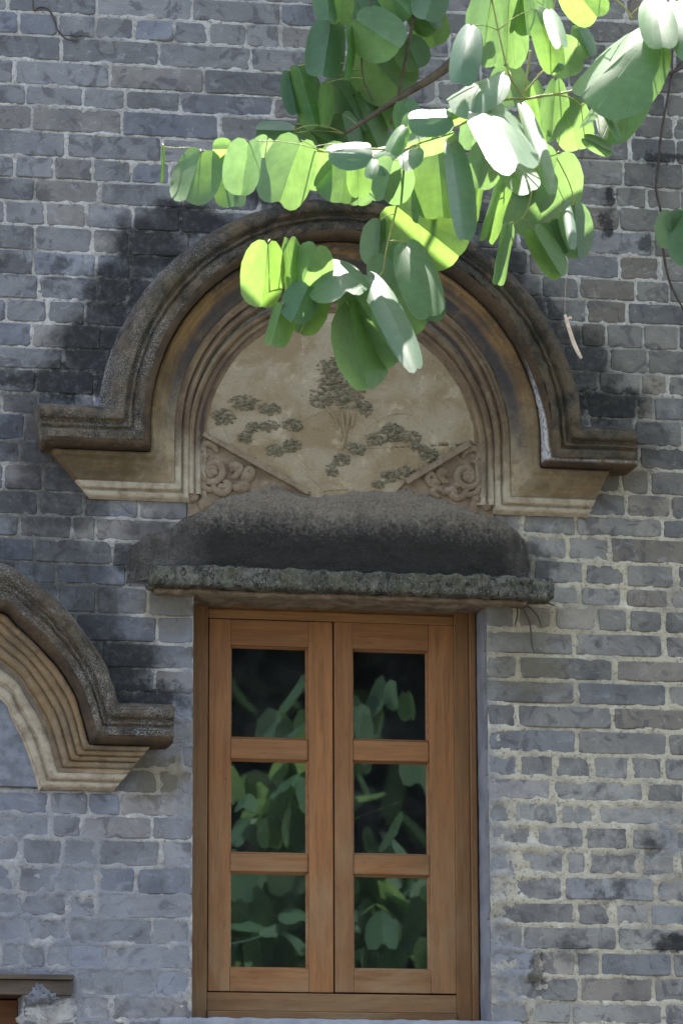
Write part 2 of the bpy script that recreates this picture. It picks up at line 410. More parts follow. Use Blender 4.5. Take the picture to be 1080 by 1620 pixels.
col = N.mix(N.math('MULTIPLY', _bd, N.ramp(N.noise(pos, 14, 5, .65), .25, .6, .45, 1)), col, (.042, .042, .050))
col = N.mix(N.math('MULTIPLY', N.math('MULTIPLY', _l, .85), N.ramp(N.noise(pos, 24, 5, .65), .30, .6, .35, 1)), col, (.35, .295, .215))
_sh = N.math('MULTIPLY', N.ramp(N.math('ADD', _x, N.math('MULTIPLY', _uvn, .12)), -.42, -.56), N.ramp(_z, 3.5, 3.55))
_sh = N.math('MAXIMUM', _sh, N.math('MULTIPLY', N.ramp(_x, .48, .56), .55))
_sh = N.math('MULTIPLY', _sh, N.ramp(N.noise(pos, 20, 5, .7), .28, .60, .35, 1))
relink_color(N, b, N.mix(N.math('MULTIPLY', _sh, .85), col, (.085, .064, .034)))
M['ochre'] = m
m, N, b, col, pos = m_plaster('tan_plaster', (.170, .120, .075), (.115, .080, .056), (.045, .036, .034), 12, ((.050, .040, .046), (.24, .185, .125), (.080, .040, .038)))
_z = N.n('SeparateXYZ', {0: pos}).outputs[2]
_zz = N.math('ADD', _z, N.math('MULTIPLY', N.math('SUBTRACT', N.noise(pos, 9, 4, .6), .5), .4))
_l = N.math('MAXIMUM', N.ramp(_zz, 3.98, 3.75), N.math('MULTIPLY', N.ramp(_zz, 3.30, 2.98), N.ramp(N.n('SeparateXYZ', {0: pos}).outputs[0], -.2, -.5)))
relink_color(N, b, N.mix(N.math('MULTIPLY', N.math('MULTIPLY', _l, .85), N.ramp(N.noise(pos, 24, 5, .65), .3, .6, .35, 1)), col, (.43, .375, .295)))
M['tan'] = m
# soffit of the cornice: brown, with a pale streak on its right flank
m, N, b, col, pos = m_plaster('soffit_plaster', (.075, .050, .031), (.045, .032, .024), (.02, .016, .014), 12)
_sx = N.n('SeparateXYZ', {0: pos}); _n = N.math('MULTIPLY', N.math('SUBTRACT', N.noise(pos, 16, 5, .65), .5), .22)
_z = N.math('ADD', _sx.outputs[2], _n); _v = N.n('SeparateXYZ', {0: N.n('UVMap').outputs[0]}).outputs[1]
_edge = N.math('ADD', N.ramp(_sx.outputs[2], 3.85, 4.12, .004, .032, False), N.math('MULTIPLY', _n, .05))    # the pale streak narrows upwards
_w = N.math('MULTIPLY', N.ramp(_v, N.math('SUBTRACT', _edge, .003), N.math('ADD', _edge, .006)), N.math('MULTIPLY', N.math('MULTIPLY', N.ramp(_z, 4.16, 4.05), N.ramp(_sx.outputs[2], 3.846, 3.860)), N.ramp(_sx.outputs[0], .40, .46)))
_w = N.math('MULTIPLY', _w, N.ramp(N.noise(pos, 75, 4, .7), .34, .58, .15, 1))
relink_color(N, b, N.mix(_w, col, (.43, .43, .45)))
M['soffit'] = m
M['panel'] = m_plaster('panel_plaster', (.300, .250, .185), (.230, .172, .108), (.11, .09, .07), 8)[0]
M['relief'] = m_plaster('mossy_relief', (.155, .142, .102), (.215, .185, .135), (.05, .05, .038), 55)[0]
M['scroll'] = m_plaster('scroll_plaster', (.225, .175, .128), (.170, .125, .090), (.08, .062, .05), 18)[0]
# render sloped above the ledge: grey, blackened with algae on its lower half
m, N, b, col, pos = m_plaster('algae_render', (.190, .170, .155), (.130, .117, .110), (.055, .05, .048), 16)
_z = N.n('SeparateXYZ', {0: pos}).outputs[2]
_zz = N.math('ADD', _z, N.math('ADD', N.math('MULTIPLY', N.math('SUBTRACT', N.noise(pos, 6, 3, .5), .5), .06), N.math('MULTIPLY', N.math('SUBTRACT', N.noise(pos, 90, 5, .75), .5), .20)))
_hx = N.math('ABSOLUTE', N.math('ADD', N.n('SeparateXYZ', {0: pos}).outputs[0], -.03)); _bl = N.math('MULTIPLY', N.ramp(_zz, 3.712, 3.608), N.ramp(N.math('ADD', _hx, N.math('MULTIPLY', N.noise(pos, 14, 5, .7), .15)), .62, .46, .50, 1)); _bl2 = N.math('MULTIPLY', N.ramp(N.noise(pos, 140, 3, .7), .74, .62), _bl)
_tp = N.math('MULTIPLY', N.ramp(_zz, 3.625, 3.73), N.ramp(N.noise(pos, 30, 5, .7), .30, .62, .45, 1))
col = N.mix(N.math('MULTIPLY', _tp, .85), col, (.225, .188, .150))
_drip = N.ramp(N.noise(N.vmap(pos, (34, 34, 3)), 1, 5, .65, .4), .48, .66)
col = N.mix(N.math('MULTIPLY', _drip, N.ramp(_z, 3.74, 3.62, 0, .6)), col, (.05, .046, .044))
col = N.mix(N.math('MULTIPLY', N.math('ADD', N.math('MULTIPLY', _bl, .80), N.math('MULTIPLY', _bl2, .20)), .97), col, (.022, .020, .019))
_gr = N.n('TexVoronoi', {'Vector': pos, 'Scale': 210.0}).outputs[0]
relink_color(N, b, N.mix(N.math('MULTIPLY', N.ramp(_gr, .16, .05), .30), col, (.22, .21, .20)))
_hh = N.math('ADD', N.math('ADD', N.noise(pos, 50, 7, .75), N.math('MULTIPLY', N.ramp(_gr, .5, .0), .5)), N.math('MULTIPLY', N.noise(pos, 14, 4, .6), 1.5))
N.t.links.new(N.bump(_hh, 1.0, .012), b.inputs['Normal'])
M['render'] = m
# ledge slab concrete with lichen and run-off streaks
m, N, b, col, pos = m_plaster('ledge_concrete', (.120, .115, .100), (.062, .060, .052), (.02, .02, .018), 26)
_s = N.noise(N.vmap(pos, (55, 45, 34)), 1, 7, .75, 1.2)
col = N.mix(N.ramp(_s, .46, .60), col, (.020, .021, .018))
col = N.mix(N.math('MULTIPLY', N.ramp(N.noise(pos, 14, 4, .6), .5, .62), .35), col, (.080, .084, .045))
col = N.mix(N.math('MULTIPLY', N.ramp(N.noise(pos, 170, 3, .7), .60, .68), .7), col, (.30, .30, .28))
relink_color(N, b, col); M['ledge'] = m
M['lintel'] = m_plaster('lintel_plaster', (.22, .175, .13), (.13, .095, .068), (.05, .04, .03), 20)[0]
M['sill'] = m_plain('sill_cement', (.20, .213, .252), (.26, .275, .31), 12)
M['reveal'] = m_plain('bluish_render', (.15, .152, .178), (.215, .225, .262), 10)
M['wood_v'] = m_wood('varnished_wood_upright', 'z', (.25, .104, .033), (.085, .034, .014), .5)
M['wood_h'] = m_wood('varnished_wood_level', 'x', (.25, .104, .033), (.085, .034, .014), .55)
M['frame_v'] = m_wood('frame_wood_upright', 'z', (.22, .102, .035), (.075, .034, .014), .35)
M['frame_h'] = m_wood('frame_wood_level', 'x', (.22, .102, .035), (.075, .034, .014), .45)
M['dark_wood'] = m_wood('weathered_dark_wood', 'x', (.075, .055, .045), (.03, .022, .02), .2)
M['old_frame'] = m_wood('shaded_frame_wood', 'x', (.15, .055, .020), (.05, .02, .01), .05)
M['stone'] = m_plain('broken_render', (.13, .14, .17), (.20, .21, .25), 30, .95, 1.0, 60)
M['limewash'] = m_plain('flaking_limewash', (.36, .355, .35), (.20, .19, .185), 26, .95, .8, 60)
M['room'] = m_plain('dim_room_plaster', (.05, .05, .05), (.04, .04, .04))
M['ground'] = m_plain('worn_paving', (.085, .085, .075), (.13, .12, .10), 3)
M['bark'] = m_plain('grey_brown_bark', (.12, .092, .068), (.075, .058, .045), 30, .9, .8, 90)
M['twig_dark'] = m_plain('dry_vine_bark', (.045, .035, .032), (.07, .055, .048), 60)
M['twig_green'] = m_plain('green_twig', (.30, .32, .10), (.24, .22, .09), 40, .6)
M['twig_pale'] = m_plain('bleached_twig', (.62, .50, .42), (.50, .38, .31), 60, .7)
M['leaf'] = m_leaf('broad_leaf', (.058, .134, .064), (.085, .155, .070), (.275, .47, .115))
M['far_leaf'] = m_leaf('dark_leaf', (.016, .030, .016), (.020, .036, .02), (.02, .04, .01), .15, .06)  # leaf colour set unnaturally dark, standing in for crowns in shade
M['glass'] = m_glass()

# ------------------------------------------------------------------ ground
mk('ground', [(-40, -45, 0), (40, -45, 0), (40, 30, 0), (-40, 30, 0)], [(0, 1, 2, 3)], M['ground'], None, (0, 0, 0))['kind'] = 'structure'

# ------------------------------------------------------------------ brick wall
WL, WR, WTOP, WTH = -3.4, 3.8, 5.85, 0.36
OPEN = [(-0.430, 0.412, 2.250, 3.470), (-1.52, -0.895, 1.0, 2.325)]        # window openings
wall = thing('brick_wall', 'old grey brick wall with crumbly pale mortar and black soot stains behind the arches', 'wall', (0, 0, 0))

LY = {-2:-58,-1:-20,0:17,1:53,2:92,3:132,4:164,5:205,6:244,7:280,8:316,9:354,10:394,11:433,12:472,13:509,14:547,15:582,16:620,17:653,18:696,19:732,
      20:774,21:813,22:849,23:887,24:920,25:966,26:1010,27:1052,28:1091,29:1131,30:1171,31:1211,32:1251,33:1287,34:1324,35:1368,36:1411,37:1450,38:1492,39:1530,40:1574,41:1613,42:1652}
RY = {-2:3,-1:40,0:76,1:113,2:150,3:186,4:222,5:260,6:301,7:333,8:371,9:409,10:447,11:481,12:517,13:555,14:595,15:629,16:667,17:709,18:746,19:786,
      20:822,21:854,22:895,23:933,24:967,25:1005,26:1045,27:1083,28:1120,29:1159,30:1198,31:1237,32:1273,33:1310,34:1348,35:1389,36:1429,37:1467,38:1507,39:1547,40:1588,41:1622,42:1662}
JL = {-2:[60,205,345],-1:[13,153,304,444],0:[30,92,152,213,275,330,390,443,505],1:[97,251,397,540],2:[22,174,323,468],3:[41,132,198,285,432],4:[51,194,347,490],5:[105,257,395],
      6:[24,85,147,208,268,330],7:[55,159,290,410],8:[136,211,285,420],9:[56,147,205,300],10:[53,153,207],11:[61,155,206],12:[10,76,135,205],13:[51,160],14:[100,170],15:[57,150],
      16:[3,61,150],17:[40,110],18:[33,83],19:[70,140],20:[62,133,220,298],21:[30,115,152,292],22:[55,178,290],23:[25,89,200],24:[30,91,153,235],25:[60,120,248],26:[70,160,290],27:[80,165,245],
      28:[90,200,275],29:[85,190,260],30:[-60,75,190,285],31:[60,175,250],32:[78,140,190,285],33:[82,130,240],34:[35,100,155,255],35:[92,155,215],36:[108,155,285],37:[45,108,242],
      38:[0,35,72,110,165,285],39:[40,120,245],40:[60,125,175,290],41:[10,130,200]}
JR = {-2:[700,850,990],-1:[640,780,920,1060],0:[710,855,960,1066],1:[620,760,900,1038],2:[690,835,978,1052],3:[720,860,1001],4:[700,850,995,1069],5:[690,840,985,1080],
      6:[760,905,972,1022,1076],7:[840,979],8:[820,890,930,1032],9:[835,895,979],10:[855,915,1005,1058],11:[862,927,991],12:[870,919,958,1017,1072],13:[890,962,1024],14:[900,946,1013,1054],15:[925,1006,1033],
      16:[930,1002,1078],17:[945,1010],18:[980,1027],19:[925,990,1060],20:[825,910,1047],21:[829,897,964],22:[842,924,988,1068],23:[915,985,1059],24:[816,875,942,993,1048],25:[907,1049],
      26:[819,971],27:[910,1055],28:[817,967],29:[912,1055],30:[819,877,936,994,1049],31:[872,1019],32:[811,883,942],33:[842,923,995,1064],34:[817,894,927,1010,1071],35:[808,890,1036],
      36:[910,968,1026],37:[826,975],38:[851,909,949,1062],39:[810,915,1033],40:[838,903,1049],41:[800,910,1020]}
def yline(k, px): return LY[k]+(RY[k]-LY[k])*px/1080.0
def zline(k, px): return U(px, yline(k, px))[2]
def pxof(x, y):       # photo column of a wall point on photo row y
    lo, hi = -1600.0, 3000.0
    for _ in range(40):
        mid = (lo+hi)/2
        if U(mid, y)[0] < x: lo = mid
        else: hi = mid
    return (lo+hi)/2
ARC = (-0.005, 3.912, 0.673)
def hidden(x0, x1, z0, z1):
    for (a, b, c, d) in OPEN:
        if x0 > a-.004 and x1 < b+.004 and z0 > c-.01 and z1 < d+.01: return True
    ins = lambda x, z: math.hypot(x-ARC[0], z-ARC[1]) < .63 and z > 3.80 or (abs(x) < .40 and 3.62 < z < 3.85)
    return all(ins(x, z) for x in (x0, x1) for z in (z0, z1))
def covered(x, z):
    """true where moulding, hood, leaves or the edge of the picture hide the wall"""
    q = Vector((x, 0, z))-Vector(CAM); zz = q.dot(Vector(FWD)); px, py = 540+FPX*q.dot(Vector(RIGHT))/zz, 810-FPX*q.dot(Vector(UP))/zz
    if not (0 < px < 1080 and 0 < py < 1620): return True
    if math.hypot(x+.005, z-3.912) < .70 and z > 3.7: return True
    if -.88 < x < .83 and 3.73 < z < 3.95: return True
    if -.60 < x < .60 and 3.43 < z < 3.66: return True
    if px < 280 and 1110 < py < 1255 or px < 190 and 1255 > py > 900+.006*px*px: return True
    return (470 < px < 700 and py < 250) or (640 < px < 900 and py < 400) or (880 < px < 1000 and py < 190)
def brick_mesh(x0, x1, zb0, zb1, zt0, zt1, d, mb, rnd, back=.03):
    """rounded, slightly chipped brick: outline of 10 points, three rings"""
    w = x1-x0; rr = lambda: rnd.uniform(.002, .009)
    def zb(x): return zb0+(zb1-zb0)*(x-x0)/w
    def zt(x): return zt0+(zt1-zt0)*(x-x0)/w
    P = []; j = lambda: rnd.uniform(-.0018, .0018)
    r = rr(); P += [(x0+j(), zb(x0)+r), (x0+r, zb(x0)+j())]
    xm = x0+w*rnd.uniform(.3, .7); P += [(xm, zb(xm)+j())]
    r = rr(); P += [(x1-r, zb(x1)+j()), (x1+j(), zb(x1)+r)]
    r = rr(); P += [(x1+j(), zt(x1)-r), (x1-r, zt(x1)+j())]
    xm = x0+w*rnd.uniform(.3, .7); P += [(xm, zt(xm)+j())]
    r = rr(); P += [(x0+r, zt(x0)+j()), (x0+j(), zt(x0)-r)]
    cx, cz = (x0+x1)/2, (zb0+zt1)/2; hw, hh = w/2, (zt0-zb0)/2
    ta, tb = rnd.uniform(-.0012, .0012), rnd.uniform(-.0012, .0012); n = len(P); vs = []
    for ins, dd in ((.0032, 0), (0, -.0028), (0, -back)):
        for (x, z) in P:
            fx = (x-cx)/hw; fz = (z-cz)/hh
            vs.append((x-fx*ins, -(d+dd+(ta*fx+tb*fz if dd > -.01 else 0)), z-fz*ins))
    fs = [tuple(range(n))]
    for k in range(2):
        fs += [(k*n+i, (k+1)*n+i, (k+1)*n+(i+1) % n, k*n+(i+1) % n) for i in range(n)]
    mb.add(vs, fs)
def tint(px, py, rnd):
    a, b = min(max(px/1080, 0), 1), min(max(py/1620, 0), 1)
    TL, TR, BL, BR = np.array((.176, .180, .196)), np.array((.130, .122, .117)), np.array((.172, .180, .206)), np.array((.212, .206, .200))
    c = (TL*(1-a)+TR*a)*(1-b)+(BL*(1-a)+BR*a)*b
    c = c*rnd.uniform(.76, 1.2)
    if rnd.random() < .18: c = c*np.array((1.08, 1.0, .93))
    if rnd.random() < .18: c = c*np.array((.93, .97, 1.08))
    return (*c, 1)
RECTS = []
rnd = random.Random(3)
outside = MB(); outside_t = []; seen = []; nbrick = 0
for k in range(-2, 42):
    ym = lambda px: (yline(k, px)+yline(k+1, px))/2
    left = sorted(JL[k]); right = sorted(JR[k]); js = list(left)
    gap = right[0]-left[-1]
    n = max(1, round(gap/143.0))
    if n > 1: js += [left[-1]+gap*(i+rnd.uniform(-.06, .06))/n for i in range(1, n)]
    js += right
    lo = -1450; x = js[0]
    pre = []
    while x > lo: x -= 143 if rnd.random() < .75 else 64; pre.append(x)
    post = []; x = js[-1]
    while x < 2560: x += 143 if rnd.random() < .75 else 64; post.append(x)
    js = pre[::-1]+js+post
    xs = [U(p, ym(p))[0] for p in js]
    if k >= 24:                                                   # the courses stop at the window opening
        ext = []
        for (a, b, c, d) in OPEN:
            zc = U(540, ym(540))[2]
            if c < zc < d:
                xs = [x for x in xs if not (a-.035 < x < b+.035)]; ext += [a, b]
        xs = sorted(xs+ext)
    for i in range(len(xs)-1):
        x0, x1 = xs[i], xs[i+1]
        if x1 < WL or x0 > WR: continue
        x0, x1 = max(x0, WL), min(x1, WR)
        p0, p1 = pxof(x0, ym(540)), pxof(x1, ym(540))
        pm, py = (p0+p1)/2, ym((p0+p1)/2)
        wide = 1.0+1.1*min(max((pm-700)/200, 0), 1)*min(max((py-780)/150, 0), 1)*min(max((1560-py)/160, .25), 1)
        jw = .0035*wide*rnd.uniform(.7, 1.35); jh = .0027*wide*rnd.uniform(.7, 1.35)
        ea = .0 if any(abs(x0-o[1]) < 1e-6 for o in OPEN) else jw; eb = .0 if any(abs(x1-o[0]) < 1e-6 for o in OPEN) else jw
        a, b = x0+ea, x1-eb
        zb0, zb1, zt0, zt1 = zline(k+1, p0)+jh, zline(k+1, p1)+jh, zline(k, p0)-jh, zline(k, p1)-jh
        if b-a < .02 or hidden(a, b, min(zb0, zb1), max(zt0, zt1)): continue
        d = rnd.uniform(.0016, .0046)
        RECTS.append((a, b, zb0, zb1, zt0, zt1, d))
        vis = p1 > -4 and p0 < 1084 and ym(pm)+22 > 0 and ym(pm)-22 < 1620
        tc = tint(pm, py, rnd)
        if vis:
            mb = MB(); brick_mesh(a, b, zb0, zb1, zt0, zt1, d, mb, rnd)
            sx = [a+(b-a)*(i+.5)/6 for i in range(6)]; sz = [zb0+(zt0-zb0)*(j+.5)/3 for j in range(3)]; pts = [(x, z) for x in sx for z in sz]
            free = [q for q in pts if not covered(*q)]
            seen.append((len(free)/18*(b-a)*(zt0-zb0), mb, tc))
        else:
            brick_mesh(a, b, zb0, zb1, zt0, zt1, d, outside, rnd); outside_t += [tc]*30
# courses above and below the surveyed ones
def plain_courses(z0, z1):
    n = max(1, round((z1-z0)/.0705)); h = (z1-z0)/n
    for r in range(n):
        x = WL-rnd.uniform(0, .26)
        while x < WR:
            w = .262 if rnd.random() < .75 else .118
            a, b = max(x, WL)+.004, min(x+w, WR)-.004; x += w
            za, zb = z0+r*h+.0035, z0+(r+1)*h-.0035
            skip = False
            for (oa, ob, oc, od) in OPEN:
                if za < od and zb > oc:
                    if a >= oa-.02 and b <= ob+.02: skip = True
                    elif a < oa < b: b = oa
                    elif a < ob < b: a = ob
            if skip or b-a < .03: continue
            brick_mesh(a, b, za, za, zb, zb, rnd.uniform(.003, .006), outside, rnd); outside_t.append(None)
            outside_t[-1:] = [tint(540, 0 if z0 > 3 else 1620, rnd)]*30
ztop = max(zline(-2, -1400), zline(-2, 2500)); zbot = min(zline(42, -1400), zline(42, 2500))
plain_courses(max(zline(-2, 0), zline(-2, 1080))+.002, WTOP-.06)
plain_courses(0.0, min(zline(42, 0), zline(42, 1080))-.002)
def set_tint(o, cols):
    at = o.data.color_attributes.new('tint', 'FLOAT_COLOR', 'POINT'); at.data.foreach_set('color', np.array(cols, float).ravel())
seen.sort(key=lambda q: -q[0])
for ar, mb, tc in seen[:300]:                                     # the 300 that show largest, one object each
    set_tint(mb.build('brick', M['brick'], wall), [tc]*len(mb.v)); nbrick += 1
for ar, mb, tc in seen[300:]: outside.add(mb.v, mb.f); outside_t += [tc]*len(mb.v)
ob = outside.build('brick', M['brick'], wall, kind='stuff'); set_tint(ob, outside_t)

# mortar bed: fine relief where the photograph looks, coarse beyond
SMEAR = [(785,1480,34,120,.0045),(810,1570,60,50,.0045),(290,1350,22,270,.004),(100,1480,150,110,.0032),(60,1330,110,80,.0032),(200,1590,140,60,.002),(285,925,60,26,.004),
         (930,1330,200,130,.0022),(770,1250,26,300,.003),(830,1350,40,60,.004),(850,880,120,120,.0012),(980,1540,160,90,.0012)]
def mortar_patch(xs, zs, fine):
    X, Z = np.meshgrid(xs, zs, indexing='ij')
    if fine:
        h = .0014+.0062*fnoise(X, Z, 46, 5, 1)+.0030*fnoise(X, Z, 9, 3, 5)
        for (px, py, rx, ry, e) in SMEAR:
            c = U(px, py); q = np.hypot((X-c[0]+.03*fnoise(X, Z, 10, 3, 21))/(rx*.00183), (Z-c[2]+.03*fnoise(X, Z, 10, 3, 33))/(ry*.00183))
            h += e*np.clip((1.3-q)/.6, 0, 1)
        for (a, b, zb0, zb1, zt0, zt1, d) in RECTS:
            i0, i1 = np.searchsorted(xs, a), np.searchsorted(xs, b)
            j0, j1 = np.searchsorted(zs, min(zb0, zb1)), np.searchsorted(zs, max(zt0, zt1))
            if i1 <= i0 or j1 <= j0: continue
            xx, zz = X[i0:i1, j0:j1], Z[i0:i1, j0:j1]; s = (xx-a)/(b-a)
            di = np.minimum(np.minimum(xx-a, b-xx), np.minimum(zz-(zb0+(zb1-zb0)*s), zt0+(zt1-zt0)*s-zz))
            h[i0:i1, j0:j1] -= np.clip(di/.014, 0, 1)*.0062
        h = np.clip(h, -.008, .013)
    else:
        h = np.full(X.shape, .0008)
    for (a, b, c, d) in OPEN:                                    # clean arrises at the openings
        pass
    V = np.stack([X, -h, Z], -1).reshape(-1, 3); F = gridfaces(len(xs), len(zs))[:, ::-1]
    cx = (X[:-1, :-1]+X[1:, 1:])/2; cz = (Z[:-1, :-1]+Z[1:, 1:])/2; keep = np.ones(cx.shape, bool)
    for (a, b, c, d) in OPEN: keep &= ~((cx > a) & (cx < b) & (cz > c) & (cz < d))
    return V, F[keep.ravel()]
def lines(a, b, step, marks):
    ms = sorted({a, b, *[m for m in marks if a < m < b]}); out = []
    for u, v in zip(ms[:-1], ms[1:]):
        n = max(1, int(round((v-u)/step))); out += list(np.linspace(u, v, n, endpoint=False))
    return np.array(out+[b])
ox = [v for o in OPEN for v in o[:2]]; oz = [v for o in OPEN for v in o[2:]]
FX0, FX1, FZ0, FZ1 = -1.06, 1.10, 2.18, 5.38
V = []; F = []; nv = 0
for xa, xb, za, zb, st in ((FX0, FX1, FZ0, FZ1, .0046), (WL, FX0, 0, WTOP, .25), (FX1, WR, 0, WTOP, .25), (FX0, FX1, 0, FZ0, .25), (FX0, FX1, FZ1, WTOP, .25)):
    v, f = mortar_patch(lines(xa, xb, st, ox), lines(za, zb, st, oz), st < .1)
    V.append(v); F.append(f+nv); nv += len(v)
mk('mortar', np.concatenate(V), np.concatenate(F), M['mortar'], wall, (0, 0, 0), smooth=True)
# sides and top of the wall, then the reveals of its openings
b = MB()
b.add([(WL,.004,0),(WL,WTH,0),(WL,WTH,WTOP),(WL,.004,WTOP)], [(0,3,2,1)]); b.add([(WR,.004,0),(WR,WTH,0),(WR,WTH,WTOP),(WR,.004,WTOP)], [(0,1,2,3)])
zc = sorted({0, WTOP, *oz}); xc = sorted({WL, WR, *ox})
for xa, xb in zip(xc[:-1], xc[1:]):
    for za, zb in zip(zc[:-1], zc[1:]):
        if not any(o[0] < (xa+xb)/2 < o[1] and o[2] < (za+zb)/2 < o[3] for o in OPEN):
            b.add([(xa,WTH,za),(xb,WTH,za),(xb,WTH,zb),(xa,WTH,zb)], [(0,1,2,3)])
b.build('wall_core', M['mortar'], wall)
rough_box('coping', (WL-.03, WR+.03, -.05, WTH+.05, WTOP-.055, WTOP+.03), M['sill'], wall, res=.12, r=.02, amp=.003)
for (a, bb, c, d) in OPEN:
    for name, x in (('reveal', a), ('reveal', bb)):
        zs = np.linspace(c, d, 60); ys = np.linspace(-.003, WTH, 16); Y, Z = np.meshgrid(ys, zs, indexing='ij')
        X = x+.0030*fnoise(Y*1.0, Z, 22, 3, 9)*(1 if x == bb else -1)
        f = gridfaces(16, 60); f = f if x == a else f[:, ::-1]
        mk('reveal', np.stack([X, Y, Z], -1), f, M['reveal'], wall, smooth=True)
    MB().add([(a,-.002,d),(bb,-.002,d),(bb,WTH,d),(a,WTH,d)], [(0,1,2,3)]).build('reveal_head', M['reveal'], wall)
    MB().add([(a,.0,c),(bb,.0,c),(bb,WTH,c),(a,WTH,c)], [(0,3,2,1)]).build('reveal_foot', M['reveal'], wall)
# the dim room behind
rm = MB(); WTH2 = WTH+.01; rm.add([(WL,WTH2,0.02),(WR,WTH2,0.02),(WR,4.2,0.02),(WL,4.2,0.02),(WL,WTH2,5.6),(WR,WTH2,5.6),(WR,4.2,5.6),(WL,4.2,5.6)],
                  [(0,1,2,3),(4,7,6,5),(1,5,6,2),(2,6,7,3),(3,7,4,0)])
rm.build('room', M['room'], None, (0, 2, 0))['kind'] = 'structure'

# ------------------------------------------------------------------ arched hoods
CURVES2 = []
def crom(P, m):
    S = []
    for i in range(len(P)-1):
        p0, p1, p2, p3 = (np.array(P[max(min(j, len(P)-1), 0)]) for j in (i-1, i, i+1, i+2))
        for q in range(m):
            u = q/m; S.append(.5*((2*p1)+(p2-p0)*u+(2*p0-5*p1+4*p2-p3)*u*u+(3*p1-p0-3*p2+p3)*u**3))
    return np.array(S+[np.array(P[-1])])
def arch_path2(zs, t, n):
    """the flatter arch: surveyed on three of its lines, mirrored about its axis"""
    ts = [0, .098, .217]
    if not CURVES2:
        for pts, d, top in (([(184,1124),(166,1065),(140,1022),(89,955),(0,893)], .13, 3.50), ([(147,1175),(128,1105),(107,1065),(81,1032),(35,987),(0,960)], .12, 3.39), ([(63,1250),(50,1205),(34,1166),(18,1135),(0,1105)], .02, 3.25)):
            P = [tuple(U(a, b, d)[[0, 2]]) for a, b in pts]+[(-1.15, top-.03), (AX2, top)]
            C = crom(P, 12); L = np.r_[0, np.cumsum(np.hypot(*np.diff(C, axis=0).T))]; u = np.linspace(0, L[-1], 80)
            CURVES2.append(np.stack([np.interp(u, L, C[:, 0]), np.interp(u, L, C[:, 1])], 1))
    t2 = min(max(t, 0), .217); i = 0 if t2 < .098 else 1; f = (t2-ts[i])/(ts[i+1]-ts[i])
    C = CURVES2[i]*(1-f)+CURVES2[i+1]*f
    if t < 0: C = C+np.array([-t*.8, -t*.8])
    C = C.copy(); C[:, 1] += (zs-t-C[0, 1])*np.linspace(1, 0, 80)**3       # the foot lands on the shoulder line
    H = np.concatenate([C, np.stack([2*AX2-C[::-1][1:, 0], C[::-1][1:, 1]], 1)])
    L = np.r_[0, np.cumsum(np.hypot(*np.diff(H, axis=0).T))]; u = np.linspace(0, L[-1], n)
    return list(zip(np.interp(u, L, H[:, 0]), np.interp(u, L, H[:, 1])))
AX2 = -1.33
def arch_path(cx, cz, R, zs, t, n, foot=None):
    if R is None: return arch_path2(zs, t, n)
    """sample points right to left: leg, arc, leg of the moulding line offset inwards by t"""
    r = R-t; zf = foot if foot is not None else zs-t
    h = cz-zf
    if h >= 0: leg = h; a0 = 0.0
    else: leg = 0.0; a0 = math.asin(min(1, -h/r))
    arc = (math.pi-2*a0)*r; tot = arc+2*leg; pts = []
    for i in range(n):
        s = tot*i/(n-1)
        if s < leg: pts.append((cx+r, zf+s))
        elif s > leg+arc: pts.append((cx-r, zf+(tot-s)))
        else:
            a = a0+(s-leg)/r; pts.append((cx+r*math.cos(a), cz+r*math.sin(a)))
    return pts
def arch_sweep(name, prof, mat, parent, cx, cz, R, zs, ends=None, n=120, foot=None, rough=.002, rs=16, seed=0):
    """moulding profile [(t, d)] swept along shoulder, arch and shoulder; ends = (xl, kl, xr, kr): returns to the wall"""
    P = []
    for (t0, d0), (t1, d1) in zip(prof[:-1], prof[1:]):
        m = max(1, int(math.hypot(t1-t0, d1-d0)/.006))
        P += [(t0+(t1-t0)*i/m, d0+(d1-d0)*i/m) for i in range(m)]
    P.append(prof[-1]); rows = []; uvs = []
    acc = 0
    for q, (t, d) in enumerate(P):
        acc += 0 if q == 0 else math.hypot(t-P[q-1][0], d-P[q-1][1])
        core = arch_path(cx, cz, R, zs, t, n, foot)
        if ends:
            sl = 26; z = zs-t
            xe, xb = float(np.interp(t, ends[0], ends[2])), float(np.interp(t, ends[0], ends[1]))
            line = [(xe, z, -.012)]+[(xe+(core[0][0]-xe)*i/sl, z, d) for i in range(sl)]+[(x, zz, d) for x, zz in core]
            line += [(core[-1][0]+(xb-core[-1][0])*i/sl, z, d) for i in range(1, sl+1)]+[(xb, z, -.012)]
        else: line = [(x, z, d) for x, z in core]
        u = 0; row = []; uv = []
        for i, (x, z, dd) in enumerate(line):
            if i: u += math.hypot(x-line[i-1][0], z-line[i-1][1])
            nz = MN.fractal(Vector((x*rs, dd*rs*.6+seed, z*rs)), 1, 2, 3); nz2 = MN.noise(Vector((x*70, t*140+seed, z*70)))
            k = rough*(nz*.8+nz2*.5) if dd > 0 else 0
            ang = math.atan2(z-cz, x-cx)
            row.append((x+k*.5*math.cos(ang), -(dd+k), z+k*.5*math.sin(ang))); uv.append((u, acc))
        rows.append(row); uvs.append(uv)
    A = np.array(rows); F = gridfaces(A.shape[0], A.shape[1])[:, ::-1]
    return mk(name, A.reshape(-1, 3), F, mat, parent, smooth=True, uv=np.array(uvs).reshape(-1, 2))
CORN = [(-.030,-.008),(-.027,.03),(-.012,.095),(-.003,.117),(.008,.128),(.022,.132),(.031,.130),(.0335,.117),(.043,.1155),(.0445,.122),(.052,.122),(.0535,.115),(.060,.1145),(.0625,.124),(.070,.1265),(.080,.126),(.086,.1255)]
SOFF = [(.086,.1255),(.096,.124),(.105,.113),(.1068,.104),(.1070,.038),(.1095,.038)]
